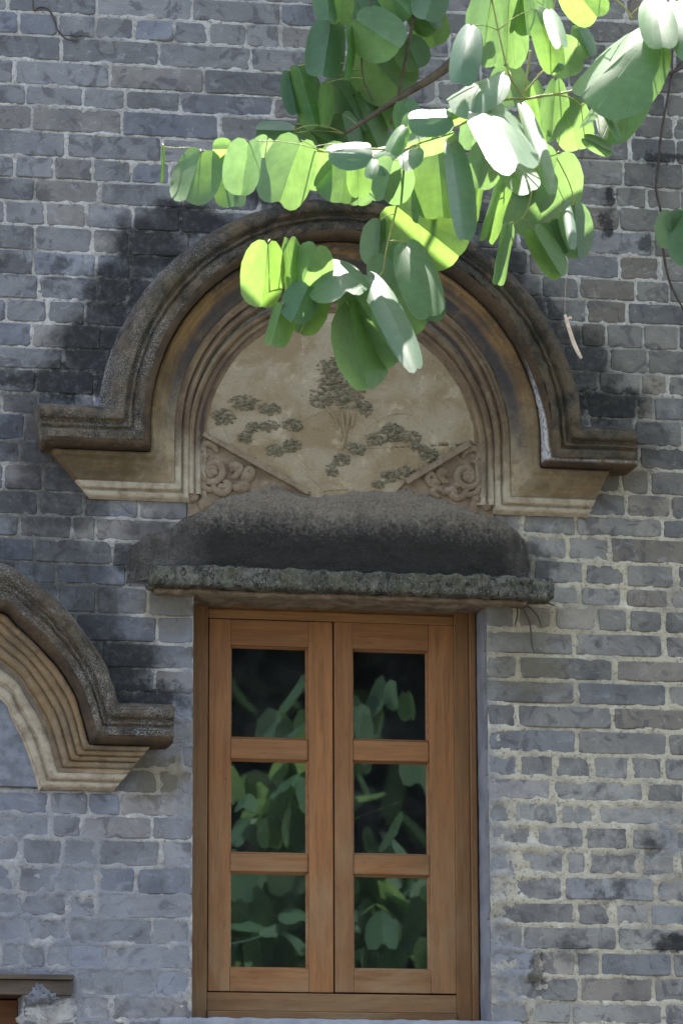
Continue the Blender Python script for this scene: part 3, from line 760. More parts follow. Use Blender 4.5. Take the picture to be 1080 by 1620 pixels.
OCH = [(.1095,.038),(.1100,.076),(.114,.079),(.124,.077),(.1265,.069),(.136,.066),(.150,.056),(.166,.045),(.180,.037),(.187,.035)]
OCH2 = [(.1095,.038),(.1100,.076),(.114,.079),(.122,.077),(.1235,.060),(.126,.067),(.137,.066),(.1385,.049),(.141,.057),(.152,.055),(.1535,.038),(.156,.047),(.170,.044),(.172,.031),(.175,.037),(.187,.036)]
FIL = [(.187,.035),(.1875,.028),(.188,.035),(.206,.034),(.2085,.022),(.213,.021),(.2145,.028),(.228,.026),(.232,.016),(.236,.010)]
def hood_arch(label, cx, cz, R, zs, ends, k=1.0, group=None, seed=0):
    t = thing('window_arch', label, 'arch moulding', (cx, 0, zs-.22*k), group)
    sc = lambda p: [(a*k, b) for a, b in p]
    arch_sweep('cornice', sc(CORN), M['lichen'], t, cx, cz, R, zs, ends, rough=.0065, rs=24, seed=seed)
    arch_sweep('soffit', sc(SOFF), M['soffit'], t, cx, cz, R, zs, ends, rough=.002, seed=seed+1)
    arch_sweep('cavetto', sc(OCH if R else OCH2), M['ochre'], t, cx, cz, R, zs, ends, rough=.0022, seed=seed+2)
    arch_sweep('fillet', sc(FIL), M['tan'], t, cx, cz, R, zs, ends, rough=.0022, seed=seed+3)
    return t
ZS = 3.947
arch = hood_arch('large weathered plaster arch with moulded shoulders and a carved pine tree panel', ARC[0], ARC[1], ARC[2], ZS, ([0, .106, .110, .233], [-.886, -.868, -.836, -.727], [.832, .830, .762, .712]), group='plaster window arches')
BEAD = [(-.003,.020),(.001,.0235),(.009,.024),(.013,.018),(.016,.012),(.019,.0125),(.022,.021),(.030,.021),(.034,.013),(.040,.012),(.046,.015),(.050,.010)]
arch_sweep('inner_bead', BEAD, M['tan'], arch, -.007, 3.892, .439, ZS, None, 100, foot=3.735, rough=.0018, seed=9)

def star_plate(name, boundary, centre, d, mat, parent, rings=26, rough=.0025, sub=4):
    B = []
    for (x0, z0), (x1, z1) in zip(boundary, boundary[1:]+boundary[:1]):
        m = max(1, int(math.hypot(x1-x0, z1-z0)/.012)); B += [(x0+(x1-x0)*i/m, z0+(z1-z0)*i/m) for i in range(m)]
    n = len(B); V = []
    for r in range(rings+1):
        s = r/rings
        for (x, z) in B:
            X, Z = centre[0]+(x-centre[0])*s, centre[1]+(z-centre[1])*s
            V.append((X, -(d+rough*MN.fractal(Vector((X*18, d*9, Z*18)), 1, 2, 4)), Z))
    F = [(r*n+i, (r+1)*n+i, (r+1)*n+(i+1) % n, r*n+(i+1) % n) for r in range(rings) for i in range(n)]
    F += []
    return mk(name, V, [f[::-1] for f in F], mat, parent, smooth=True)
arcp = lambda R, a0, a1, n=40, c=(-.007, 3.892): [(c[0]+R*math.cos(a0+(a1-a0)*i/n), c[1]+R*math.sin(a0+(a1-a0)*i/n)) for i in range(n+1)]
# ground of the tympanum (the spandrels below the fan), then the fan-shaped picture
star_plate('tympanum', [(.436, 3.60), (.436, 3.892)]+arcp(.436, 0, math.pi)[1:]+[(-.449, 3.60)], (-.007, 3.80), .0065, M['scroll'], arch)
FL, FR = U(320, 688)[[0, 2]], U(741, 704)[[0, 2]]
FA = U(486, 781)[[0, 2]]; FB = U(640, 764)[[0, 2]]
aL = math.atan2(FL[1]-3.892, FL[0]+.007) % (2*math.pi); aR = math.atan2(FR[1]-3.892, FR[0]+.007)
fan = star_plate('carved_panel', arcp(.391, aR, aL, 60)+[tuple(FL), tuple(FA), (.02, 3.64), tuple(FB), tuple(FR)], (-.007, 3.88), .0115, M['panel'], arch, 34, .0022)
def ridge(name, pts, w, d0, d1, mat, parent):
    mb = MB(); vs = []; n = len(pts)
    for i, (x, z) in enumerate(pts):
        a = pts[max(i-1, 0)]; c = pts[min(i+1, n-1)]; L = math.hypot(c[0]-a[0], c[1]-a[1]); nx, nz = -(c[1]-a[1])/L, (c[0]-a[0])/L
        j = .0012*MN.noise(Vector((x*60, 0, z*60)))
        for s, dd in ((-1, d0), (-.75, d1), (.75, d1), (1, d0)): vs.append((x+nx*w*s/2+j, -(dd+j), z+nz*w*s/2))
    fs = [(i*4+k, i*4+k+1, i*4+k+5, i*4+k+4) for i in range(n-1) for k in range(3)]
    fs += [(3, 2, 1, 0), (n*4-4, n*4-3, n*4-2, n*4-1)]
    o = mk(name, vs, fs, mat, parent)
    bm = bmesh.new(); bm.from_mesh(o.data); bmesh.ops.recalc_face_normals(bm, faces=bm.faces[:]); bm.to_mesh(o.data); bm.free()
    return o
lerp = lambda p, q, n: [(p[0]+(q[0]-p[0])*i/n, p[1]+(q[1]-p[1])*i/n) for i in range(n+1)]
ridge('fan_rib', lerp(FL, FA, 30), .019, .004, .0225, M['scroll'], arch)
ridge('fan_rib', lerp(FR, FB, 20), .021, .004, .0245, M['scroll'], arch)

# relief: clumps of pine needles, trunks and a hill line
def clump(px, py, rx, ry, n=None):
    rx, ry = rx*1.08, ry*1.15
    """a cushion of many small overlapping scales"""
    c = U(px, py, .012); mb = MB(); R_, H_ = rx*.00183, ry*.00183; n = n or int(16+rx*ry*.16)
    rr = random.Random(int(px*7+py))
    for i in range(n):
        a = rr.uniform(0, 2*math.pi); q = math.sqrt(rr.random()); x = c[0]+R_*q*math.cos(a); z = c[2]+H_*q*math.sin(a)
        h = .0075*(1-q*q*.75)*rr.uniform(.4, 1.3); w = rr.uniform(.0035, .0115); ww = w*rr.uniform(.35, .8); th = rr.uniform(-.5, .5)
        vs = [(x, -(.010+h+.004), z)]
        for k in range(7):
            b = 2*math.pi*k/7; dx, dz = w*math.cos(b), ww*math.sin(b); s = rr.uniform(.75, 1.2)
            vs.append((x+s*(dx*math.cos(th)-dz*math.sin(th)), -(.010+h-.003), z+s*(dx*math.sin(th)+dz*math.cos(th))))
        for k in range(7):
            v = vs[1+k]; vs.append((v[0], -.008, v[2]))
        mb.add(vs, [(0, 1+(k+1) % 7, 1+k) for k in range(7)]+[(1+k, 1+(k+1) % 7, 8+(k+1) % 7, 8+k) for k in range(7)])
    return mb.build('carved_foliage', M['relief'], fan)
for c in [(385,637,23,11),(427,647,17,9),(354,660,18,12),(400,677,14,8),(429,674,15,8),(463,673,16,9),(388,692,11,9),(434,713,14,9),(462,705,14,10),
          (523,583,20,16),(530,608,27,13),(508,629,20,15),(552,634,26,14),(578,647,10,11),(566,612,16,12),
          (621,678,17,8),(615,691,26,8),(591,696,15,9),(563,711,17,9),(540,727,12,9),(525,744,9,10),(650,692,16,9),(659,706,9,9),(677,720,15,12),(645,746,15,9),(618,754,17,9),(598,765,10,7)]:
    clump(*c)
def rtube(name, pts, r, d, mat, parent, flat=.8):
    mb = MB(); P = []
    for (px, py) in pts: P.append(U(px, py, d))
    S = []
    for i in range(len(P)-1):                                     # Catmull-Rom
        p0, p1, p2, p3 = P[max(i-1, 0)], P[i], P[i+1], P[min(i+2, len(P)-1)]
        for q in range(5):
            s = q/5; S.append(.5*((2*p1)+(p2-p0)*s+(2*p0-5*p1+4*p2-p3)*s*s+(3*p1-p0-3*p2+p3)*s**3))
    S.append(P[-1]); n = len(S)
    rs = [r*(.45+.55*math.sin(math.pi*min(max(i/(n-1), .06), .94))**.6) for i in range(n)]
    return mb.tube([tuple(s) for s in S], rs, 8, flat).build(name, mat, parent, smooth=True)
for pts, r in (([(540,650),(542,668),(545,690),(540,712)],.004),([(550,648),(550,664),(547,684)],.0035),([(562,652),(558,664),(557,676)],.003),([(515,642),(520,650),(531,664),(533,680)],.003)):
    rtube('carved_trunk', pts, r*1.5, .012, M['panel'], fan)
for pts, r in (([(565,702),(580,678),(602,662),(630,653),(660,660),(684,684)],.0042),([(352,668),(362,690),(384,705)],.003),([(398,700),(404,716),(424,728)],.003),([(548,733),(580,741),(606,738)],.003),
               ([(575,712),(600,702),(624,716),(612,732)],.003),([(626,604),(650,597),(676,612),(692,632)],.0026),([(385,582),(430,576),(480,578),(520,574)],.0022),([(487,783),(520,775),(560,774)],.004)):
    rtube('carved_line', pts, r, .0105, M['panel'], fan, .6)
def spiral(cx, cy, r0, turns, a0, sgn, n=16): return [(cx+sgn*r0*(1-.75*i/n)*math.cos(a0+turns*2*math.pi*i/n), cy-r0*(1-.75*i/n)*math.sin(a0+turns*2*math.pi*i/n)) for i in range(n+1)]
def scrolls(cx, cy, s):
    X = lambda dx: cx+s*dx
    L = [spiral(cx, cy, 25, 1.35, 1.9, s), spiral(X(17), cy+24, 17, .85, 2.6, s), [(X(28), cy+2), (X(40), cy-8), (X(44), cy-1), (X(36), cy+10), (X(30), cy+10)],
         [(X(46), cy+8), (X(58), cy-3), (X(63), cy+5), (X(54), cy+17), (X(46), cy+16)], [(X(34), cy+30), (X(46), cy+22), (X(54), cy+26), (X(44), cy+35)],
         [(X(-20), cy-36), (X(-10), cy-42), (X(2), cy-38), (X(8), cy-28)], spiral(X(-32), cy+38, 12, .8, 2.4, s), [(X(-18), cy+30), (X(-10), cy+48), (X(-14), cy+60), (X(-2), cy+52)], [(X(-24), cy+10), (X(-14), cy+28), (X(4), cy+32)],
         spiral(X(-2), cy+4, 10, .9, 0.4, s)]
    for q, pts in enumerate(L):
        rtube('scroll', pts, .0125 if q < 2 else .0115, .007, M['scroll'], arch, .95)
scrolls(336, 744, 1); scrolls(738, 752, -1)
def petal(px, py, rx, ry, seed):
    bm = bmesh.new(); bmesh.ops.create_icosphere(bm, subdivisions=3, radius=1.0); c = U(px, py, .008)
    for v in bm.verts:
        p = v.co*(1+.22*MN.fractal(v.co*1.7+Vector((seed, 0, 0)), 1, 2, 3)); v.co = (c[0]+p.x*rx*.00183, c[1]+p.y*.011, c[2]+p.z*ry*.00183)
    V = [tuple(v.co) for v in bm.verts]; F = [tuple(v.index for v in f.verts) for f in bm.faces]; bm.free()
    mk('scroll_leaf', V, F, M['scroll'], arch, smooth=True)
for q, (a_, b_, c_, d_) in enumerate([(372,738,10,8),(390,754,11,9),(378,772,11,8),(303,782,11,11),(323,798,9,11),(336,748,9,7),(352,771,9,7),(318,712,7,5),(700,748,10,8),(686,764,10,7),(712,778,11,8),(738,756,9,8),(722,768,8,6),(758,722,7,9),(770,800,9,9),(752,790,8,7)]): petal(a_, b_, c_, d_, q*3.3)

# second arch, lower left, cut by the edge of the photograph
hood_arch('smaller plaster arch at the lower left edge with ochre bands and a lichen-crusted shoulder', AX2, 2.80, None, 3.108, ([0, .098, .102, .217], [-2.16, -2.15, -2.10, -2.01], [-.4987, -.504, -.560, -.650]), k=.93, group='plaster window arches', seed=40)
arch2 = bpy.data.objects['window_arch.001']
star_plate('tympanum', [(float(x), float(z)) for x, z in arch_path2(3.108, .212, 60)], (AX2, 2.98), .012, M['stone'], arch2, rough=.007)
arch_sweep('inner_bead', [(.212,.016),(.214,.022),(.222,.020),(.228,.012)], M['tan'], arch2, AX2, 2.80, None, 3.108, None, 90, rough=.0025, seed=49)

# ------------------------------------------------------------------ concrete ledge with sloped render
ledge = thing('window_ledge', 'mossy concrete ledge over the wooden window with black algae render sloping above it', 'ledge', (.012, 0, 3.447))
rough_box('slab', (-.566, .590, -.100, .10, 3.456, 3.514), M['ledge'], ledge, res=.007, r=.009, amp=.0085, sc=34, seed=2)
rough_box('lintel', (-.545, .520, -.052, .16, 3.4435, 3.459), M['lintel'], ledge, res=.010, r=.006, amp=.006, sc=26, seed=5)
TOPC = [(200,884),(208,858),(232,846),(268,836),(292,818),(318,802),(345,788),(385,772),(430,768),(490,776),(530,774),(580,770),(640,766),(680,780),(720,796),(765,806),(800,824),(830,850),(840,886)]
tw = np.array([U(a, b, .012)[[0, 2]] for a, b in TOPC])
xs = np.linspace(tw[0, 0], tw[-1, 0], 190); top = np.interp(xs, tw[:, 0], tw[:, 1])+.012*fnoise(xs, xs*0, 24, 4, 3)
ns = 60; V = []
for i, x in enumerate(xs):
    e = min(1, (i+.001)/34, (len(xs)-1-i+.001)/34)
    for j in range(ns+1):
        s = j/ns; zb = 3.505-.030*(1-e); z = zb+(top[i]-zb)*s
        d = (.014+.046*(1-s)**1.15)*min(1, (1-s)/.12)**.7*(e*(2-e))
        d += .0060*MN.fractal(Vector((x*22, 1, z*22)), .8, 2, 6)*min(1, (1-s)/.1)
        V.append((x, -(d+.002 if 0 < i < len(xs)-1 and j < ns else -.004), z))
mk('render', V, gridfaces(len(xs), ns+1)[:, ::-1], M['render'], ledge, smooth=True)
roots = thing('dry_roots', 'thin dark dead roots hanging under the right end of the ledge', 'roots', tuple(U(822, 955, .05)))
for pts, r in (([(800,948),(815,953),(835,950),(862,953),(876,958)],.003),([(822,955),(832,972),(838,990),(841,1022),(845,1034)],.0022),([(832,957),(848,972),(856,992)],.0022),([(815,953),(818,970),(814,990)],.0026),([(840,950),(826,962),(806,960)],.002)):
    rtube('root', pts, r, .035 if pts[0][1] < 952 else .012, M['twig_dark'], roots)
sill = rough_box('window_sill', (-.52, .50, -.024, .125, 2.17, 2.270), M['sill'], None, res=.010, r=.008, amp=.004, sc=22, seed=8)
tag(sill, 'bluish cement sill under the wooden window', 'sill')

# ------------------------------------------------------------------ wooden window
win = thing('window', 'brown wooden casement window with six dark panes under the concrete ledge', 'window', (-.005, .12, 2.286))
FY = .120
def W(px, py, d=-FY): return U(px, py, d)
fr = empty('frame', win, (-.005, .15, 2.288))
xL0, xL1 = -.4285, W(328.5, 1280)[0]; xR1 = .4075; xR0 = W(719.5, 1280)[0]; zT = 3.468; zH = W(520, 983)[2]; zB = 2.2875; zS = W(520, 1572)[2]
xM = .030
bevel_box('jamb', (xL0, xL1, FY, .20, zB-.03, zT), M['frame_v'], fr); bevel_box('jamb', (xR0, xR1-.020, FY, .20, zB-.03, zT), M['frame_v'], fr)
bevel_box('head', (xL1+.0006, xR0-.0006, FY+.001, .20, zH, zH+.026), M['frame_h'], fr); bevel_box('head', (xL1+.0006, xR0-.0006, FY+.012, .20, zH+.0265, zT), M['frame_h'], fr)
bevel_box('stop_bead', (xR1-.0195, xR1, FY-.008, .20, zB-.03, zT), M['frame_v'], fr, .004)
bevel_box('bottom_rail', (xL1+.0006, xR0-.0006, FY+.001, .20, zB+.012, zS), M['frame_h'], fr); bevel_box('bottom_rail', (xL1+.0006, xR0-.0006, FY-.006, .20, zB-.03, zB+.0115), M['frame_h'], fr)
def sash(pl, pr, pcl, pcr, top, bot, rows, pz):
    g = W((pl+pr)/2, 1280, -FY-.004); s = empty('sash', win, tuple(g))
    y0, y1 = FY+.003, FY+.043
    x = lambda p: W(p, 1280, -FY-.004)[0]
    z = lambda p: W((pl+pr)/2, p, -FY-.004)[2]
    x0, x1, a, b = x(pl), x(pr), x(pcl), x(pcr)
    bevel_box('stile', (x0, a, y0, y1, z(bot), z(top)), M['wood_v'], s, .002); bevel_box('stile', (b, x1, y0, y1, z(bot), z(top)), M['wood_v'], s, .002)
    edges = [(top, rows[0][0])]+[(rows[i][1], rows[i+1][0]) for i in range(2)]+[(rows[2][1], bot)]
    for q, (u, v) in enumerate(edges):
        nm = 'rail' if q in (0, 3) else 'muntin'
        yy = y0+.0006 if nm == 'rail' else y0+.005
        bevel_box(nm, (a+.0004, b-.0004, yy, y1, z(v), z(u)), M['wood_h'], s, .0025 if nm == 'rail' else .004)
    for (u, v) in rows:                                           # pane with a putty bead round it
        zt, zb = z(u), z(v); yg = y0+.020
        mk('pane', [(a-.002, yg, zb-.002), (b+.002, yg, zb-.002), (b+.002, yg, zt+.002), (a-.002, yg, zt+.002)], [(0, 1, 2, 3)], M['glass'], s)
        w_, yb = .0065, yg-.0015; bead = MB()
        for (c0, c1, c2, c3) in ((a, a+w_, zb, zt), (b-w_, b, zb, zt)):
            bead.add([(c0, y0+.006, c2), (c1, yb, c2), (c1, yb, c3), (c0, y0+.006, c3)], [(0, 1, 2, 3)] if c0 == a else [(0, 1, 2, 3)])
        l, r = b-w_, b
        bead.v = []; bead.f = []
        O = [(a+.0003, zb+.0003), (b-.0003, zb+.0003), (b-.0003, zt-.0003), (a+.0003, zt-.0003)]; I = [(a+w_, zb+w_), (b-w_, zb+w_), (b-w_, zt-w_), (a+w_, zt-w_)]
        bead.add([(p[0], y0+.008, p[1]) for p in O]+[(p[0], yb, p[1]) for p in I]+[(p[0], yg+.001, p[1]) for p in I], [(k, (k+1) % 4, 4+(k+1) % 4, 4+k) for k in range(4)]+[(4+k, 4+(k+1) % 4, 8+(k+1) % 4, 8+k) for k in range(4)])
        bead.build('glazing_bead', M['wood_h'], s)
    return s
sash(330, 526.5, 364, 488.5, 981.5, 1569, [(1022,1169),(1201,1351),(1379,1533)], 0)
sash(529, 719, 558, 679.5, 987, 1571, [(1028,1172),(1204,1353),(1384,1535)], 0)

# ------------------------------------------------------------------ lower window: lintel, frame corner, broken render
lint = thing('wooden_lintel', 'weathered dark board lintel at the bottom left corner of the wall', 'lintel', (-1.30, 0, 2.235))
a = U(117, 1560, .03); z0, z1, z2 = U(60, 1574, .03)[2], U(60, 1550, .03)[2], U(60, 1541, .04)[2]
bevel_box('beam', (-1.72, a[0]-.004, -.028, .14, z0, z1), M['dark_wood'], lint, .003); bevel_box('cover_board', (-1.74, a[0], -.042, .10, z1+.0005, z2), M['dark_wood'], lint, .002)
w2 = thing('window', 'dark wooden window frame corner below the board lintel at the lower left', 'window', (-1.2, .11, 1.0))
xr = U(30, 1600, -.10)[0]
bevel_box('jamb', (xr-.055, -.896, .10, .18, 1.005, 2.320), M['old_frame'], w2); bevel_box('jamb', (-1.515, -1.46, .10, .18, 1.005, 2.320), M['old_frame'], w2)
bevel_box('head', (-1.459, xr-.056, .102, .18, 2.262, 2.320), M['old_frame'], w2); bevel_box('sash', (-1.455, xr-.060, .112, .165, 1.02, 2.260), M['old_frame'], w2)
lump = thing('broken_render', 'rough grey lump of broken render under the board lintel', 'render lump', tuple(U(64, 1590, .02)))
def blob(name, px, py, rx, ry, dep, mat, parent, seed, d0=.0, amp=.35):
    bm = bmesh.new(); bmesh.ops.create_icosphere(bm, subdivisions=4, radius=1.0); c = U(px, py, d0)
    for v in bm.verts:
        n = MN.fractal(v.co*1.6+Vector((seed, 0, 0)), 1, 2, 5)+.5*MN.fractal(v.co*5+Vector((seed, 3, 0)), .8, 2, 4)
        p = v.co*(1+amp*n); v.co = (c[0]+p.x*rx*.00183, c[1]+p.y*dep, c[2]+p.z*ry*.00183)
    V = [tuple(v.co) for v in bm.verts]; F = [tuple(v.index for v in f.verts) for f in bm.faces]; bm.free()
    return mk(name, V, F, mat, parent, smooth=True)
blob('lump', 62, 1570, 27, 19, .032, M['stone'], lump, 3.1); blob('crumb', 84, 1577, 10, 8, .03, M['stone'], lump, 8.7)
fl = thing('limewash_patch', 'flaking white limewash beside the dark window frame at the bottom left', 'limewash', tuple(U(80, 1640, 0)))
blob('flake', 78, 1608, 44, 20, .006, M['limewash'], fl, 5.5, 0, .25); blob('flake', 104, 1602, 16, 20, .006, M['limewash'], fl, 9.5, 0, .3)

# ------------------------------------------------------------------ vine and hanging twig
vine = thing('dry_vine', 'thin dark dead vine creeping down the bricks at the upper right', 'vine', tuple(U(1040, 480, .02)))
rtube('stem', [(1078,96),(1062,118),(1056,150),(1046,205),(1040,262),(1037,300),(1045,338),(1046,372),(1052,420),(1062,455),(1080,490),(1100,540)], .0042, .018, M['twig_dark'], vine)
rtube('tendril', [(1110,86),(1084,104),(1060,115),(1032,128),(1000,139),(968,148)], .0052, .03, M['twig_dark'], vine)
rtube('tendril', [(1062,118),(1063,80),(1068,40),(1064,0),(1070,-50)], .004, .02, M['twig_dark'], vine)
v2 = thing('vine_shoot', 'short curved dead shoot on the bricks at the left edge near the top', 'vine', tuple(U(70, 60, .01)))
rtube('stem', [(52,-14),(54,16),(62,12),(76,14),(86,30),(92,48),(106,62),(122,64)], .0028, .010, M['twig_dark'], v2)
tw = thing('hanging_twig', 'pale pinkish bare twig hanging in front of the dark bricks right of the arch', 'twig', tuple(U(908, 565, 1.12)))
rtube('stick', [(893,498),(898,515),(906,540),(914,558),(919,567)], .0056, 1.12, M['twig_pale'], tw, 1)
rtube('bud', [(897,506),(901,502),(903,505)], .003, 1.12, M['twig_pale'], tw, 1)
rtube('thread', [(893,498),(893,470),(895,440),(897,410)], .0005, 1.12, M['twig_pale'], tw, 1)

# ------------------------------------------------------------------ leaves
HALF = [(0,.03),(.2,-.05),(.45,-.065),(.68,.0),(.87,.13),(.98,.32),(1.0,.52),(.965,.70),(.87,.85),(.70,.955),(.49,1.0),(.26,.995),(.08,.95)]
HALF_LOW = [(0,.02),(.36,-.07),(.82,.15),(1.0,.56),(.80,.91),(.36,1.01),(.05,.89)]
def leaf_geometry(half, cols, notch=.94):
    """one half of a two-lobed leaf on (across 0..1, along 0..1)"""
    n = len(half); P = []; 
    for i, (w, y) in enumerate(half):
        ym = notch*i/(n-1)
        for j in range(cols+1):
            u = j/cols; P.append((w*u, ym+(y-ym)*u**1.1))
    F = [(i*(cols+1)+j, i*(cols+1)+j+1, (i+1)*(cols+1)+j+1, (i+1)*(cols+1)+j) for i in range(n-1) for j in range(cols)]
    return np.array(P), F
HALF_OVAL = [(0,.03),(.2,-.04),(.44,-.045),(.66,.02),(.85,.14),(.97,.32),(1.0,.50),(.97,.67),(.88,.81),(.73,.91),(.53,.97),(.29,.998),(.08,.995)]
HP, HF = leaf_geometry(HALF, 4); OP, OF = leaf_geometry(HALF_OVAL, 4, .985); LP, LF = leaf_geometry(HALF_LOW, 1)
def leaf_verts(base, e_len, e_l, e_r, up_l, up_r, Wl, Wr, curl, bend, seed, P, F):
    """e_len: midrib vector; e_l/e_r: unit across directions of both halves; up_*: unit normals for the curl"""
    V = []; UV = []; FF = []
    nrm = Vector(e_len).normalized()
    for side, (e, upv, Wd) in enumerate(((e_l, up_l, Wl), (e_r, up_r, Wr))):
        b = len(V)
        for (w, y) in P:
            wob = .060*Wd*MN.noise(Vector((w*2.3+seed, y*2.9, side*3.1+seed*.7)))*(.3+w)
            p = base+e_len*y+e*(Wd*w)+upv*(curl*Wd*w*w+wob)+(up_l+up_r)*.5*(bend*e_len.length*y*y)
            V.append(tuple(p)); UV.append((w*(1 if side else -1), y))
        for f in F:
            g = tuple(b+i for i in f); FF.append(g if side == 0 else g[::-1])
    return V, UV, FF
R3, U3, F3 = Vector(RIGHT), Vector(UP), Vector(FWD)
def photo_leaf(spec, parent, seed):
    bx, by, tx, ty, wl, wr, dep, k, sgn, face = spec
    base = Vector(U(bx, by, dep)); mpp = (base-Vector(CAM)).dot(F3)/FPX
    dx, dy = tx-bx, ty-by; Lp = math.hypot(dx, dy)
    rr = random.Random(seed); oval = rr.random() < .72; HP_, HF_ = (OP, OF) if oval else (HP, HF); es = R3*(dx*mpp)-U3*(dy*mpp); Lm = es.length
    pl = R3*(-dy/Lp)+U3*(-dx/Lp)
    if sgn == -1 and face == 't' and k >= .03 or k < 0:           # blades lying open to the sky: sun on the upper side
        face = 't'
        n = (SDIR+(Vector(CAM)-base).normalized()).normalized()
        n = (n+Vector((rr.gauss(0, .12), rr.gauss(0, .12), rr.gauss(0, .12)))).normalized()
        flat = lambda v: v-F3*(v.dot(n)/F3.dot(n))
        el = flat(es); ea = flat(pl); eb = flat(-pl); fo = rr.uniform(.0, .16)
        Wa, Wb = wl*1.18*mpp*ea.length, wr*1.18*mpp*eb.length
        ea = (ea.normalized()-n*fo).normalized(); eb = (eb.normalized()-n*fo).normalized()
        if n.dot(F3) > 0: n = -n
        ua = ub = n; Wl, Wr = Wa, Wb
        V, UV, FF = leaf_verts(base, el, ea, eb, ua, ub, Wl, Wr, -rr.uniform(.1, .45), -rr.uniform(.05, .25), seed*1.37, HP_, HF_)
        f0 = [Vector(V[i]) for i in FF[len(FF)//4]]; nn = (f0[1]-f0[0]).cross(f0[2]-f0[0])
        if nn.dot(F3) > 0: FF = [f[::-1] for f in FF]
        return mk('leaf', V, FF, M['leaf'], parent, tuple(base), smooth=True, uv=UV)
    el = es-F3*(k+(rr.uniform(.38, .62)*max(0, -es.dot(U3)) if face == 't' else rr.uniform(-.12, .10)*Lm))
    wl, wr = wl*1.15, wr*1.15; es = es*.97
    pr = -pl
    Wt = max(wl, wr, .42*math.hypot(Lp, k/mpp))*rr.uniform(1.08, 1.3)
    def half(p, w):
        t = math.sqrt(max(0, 1-(w/Wt)**2)); e = p*(w/Wt)+F3*(t*sgn)
        return e.normalized()
    ea, eb = half(pl, wl), half(pr, wr)
    ua = el.cross(ea).normalized(); ub = eb.cross(el).normalized()
    V, UV, FF = leaf_verts(base, el, ea, eb, ua, ub, Wt*mpp, Wt*mpp, rr.choice((-1, 1))*rr.uniform(.05, .30), rr.uniform(-.20, .20), seed*1.37, HP_, HF_)
    f0 = [Vector(V[i]) for i in FF[len(FF)//4]]; nn = (f0[1]-f0[0]).cross(f0[2]-f0[0])
    if (nn.dot(F3) < 0) != (face == 't'): FF = [f[::-1] for f in FF]
    return mk('leaf', V, FF, M['leaf'], parent, tuple(base), smooth=True, uv=UV)
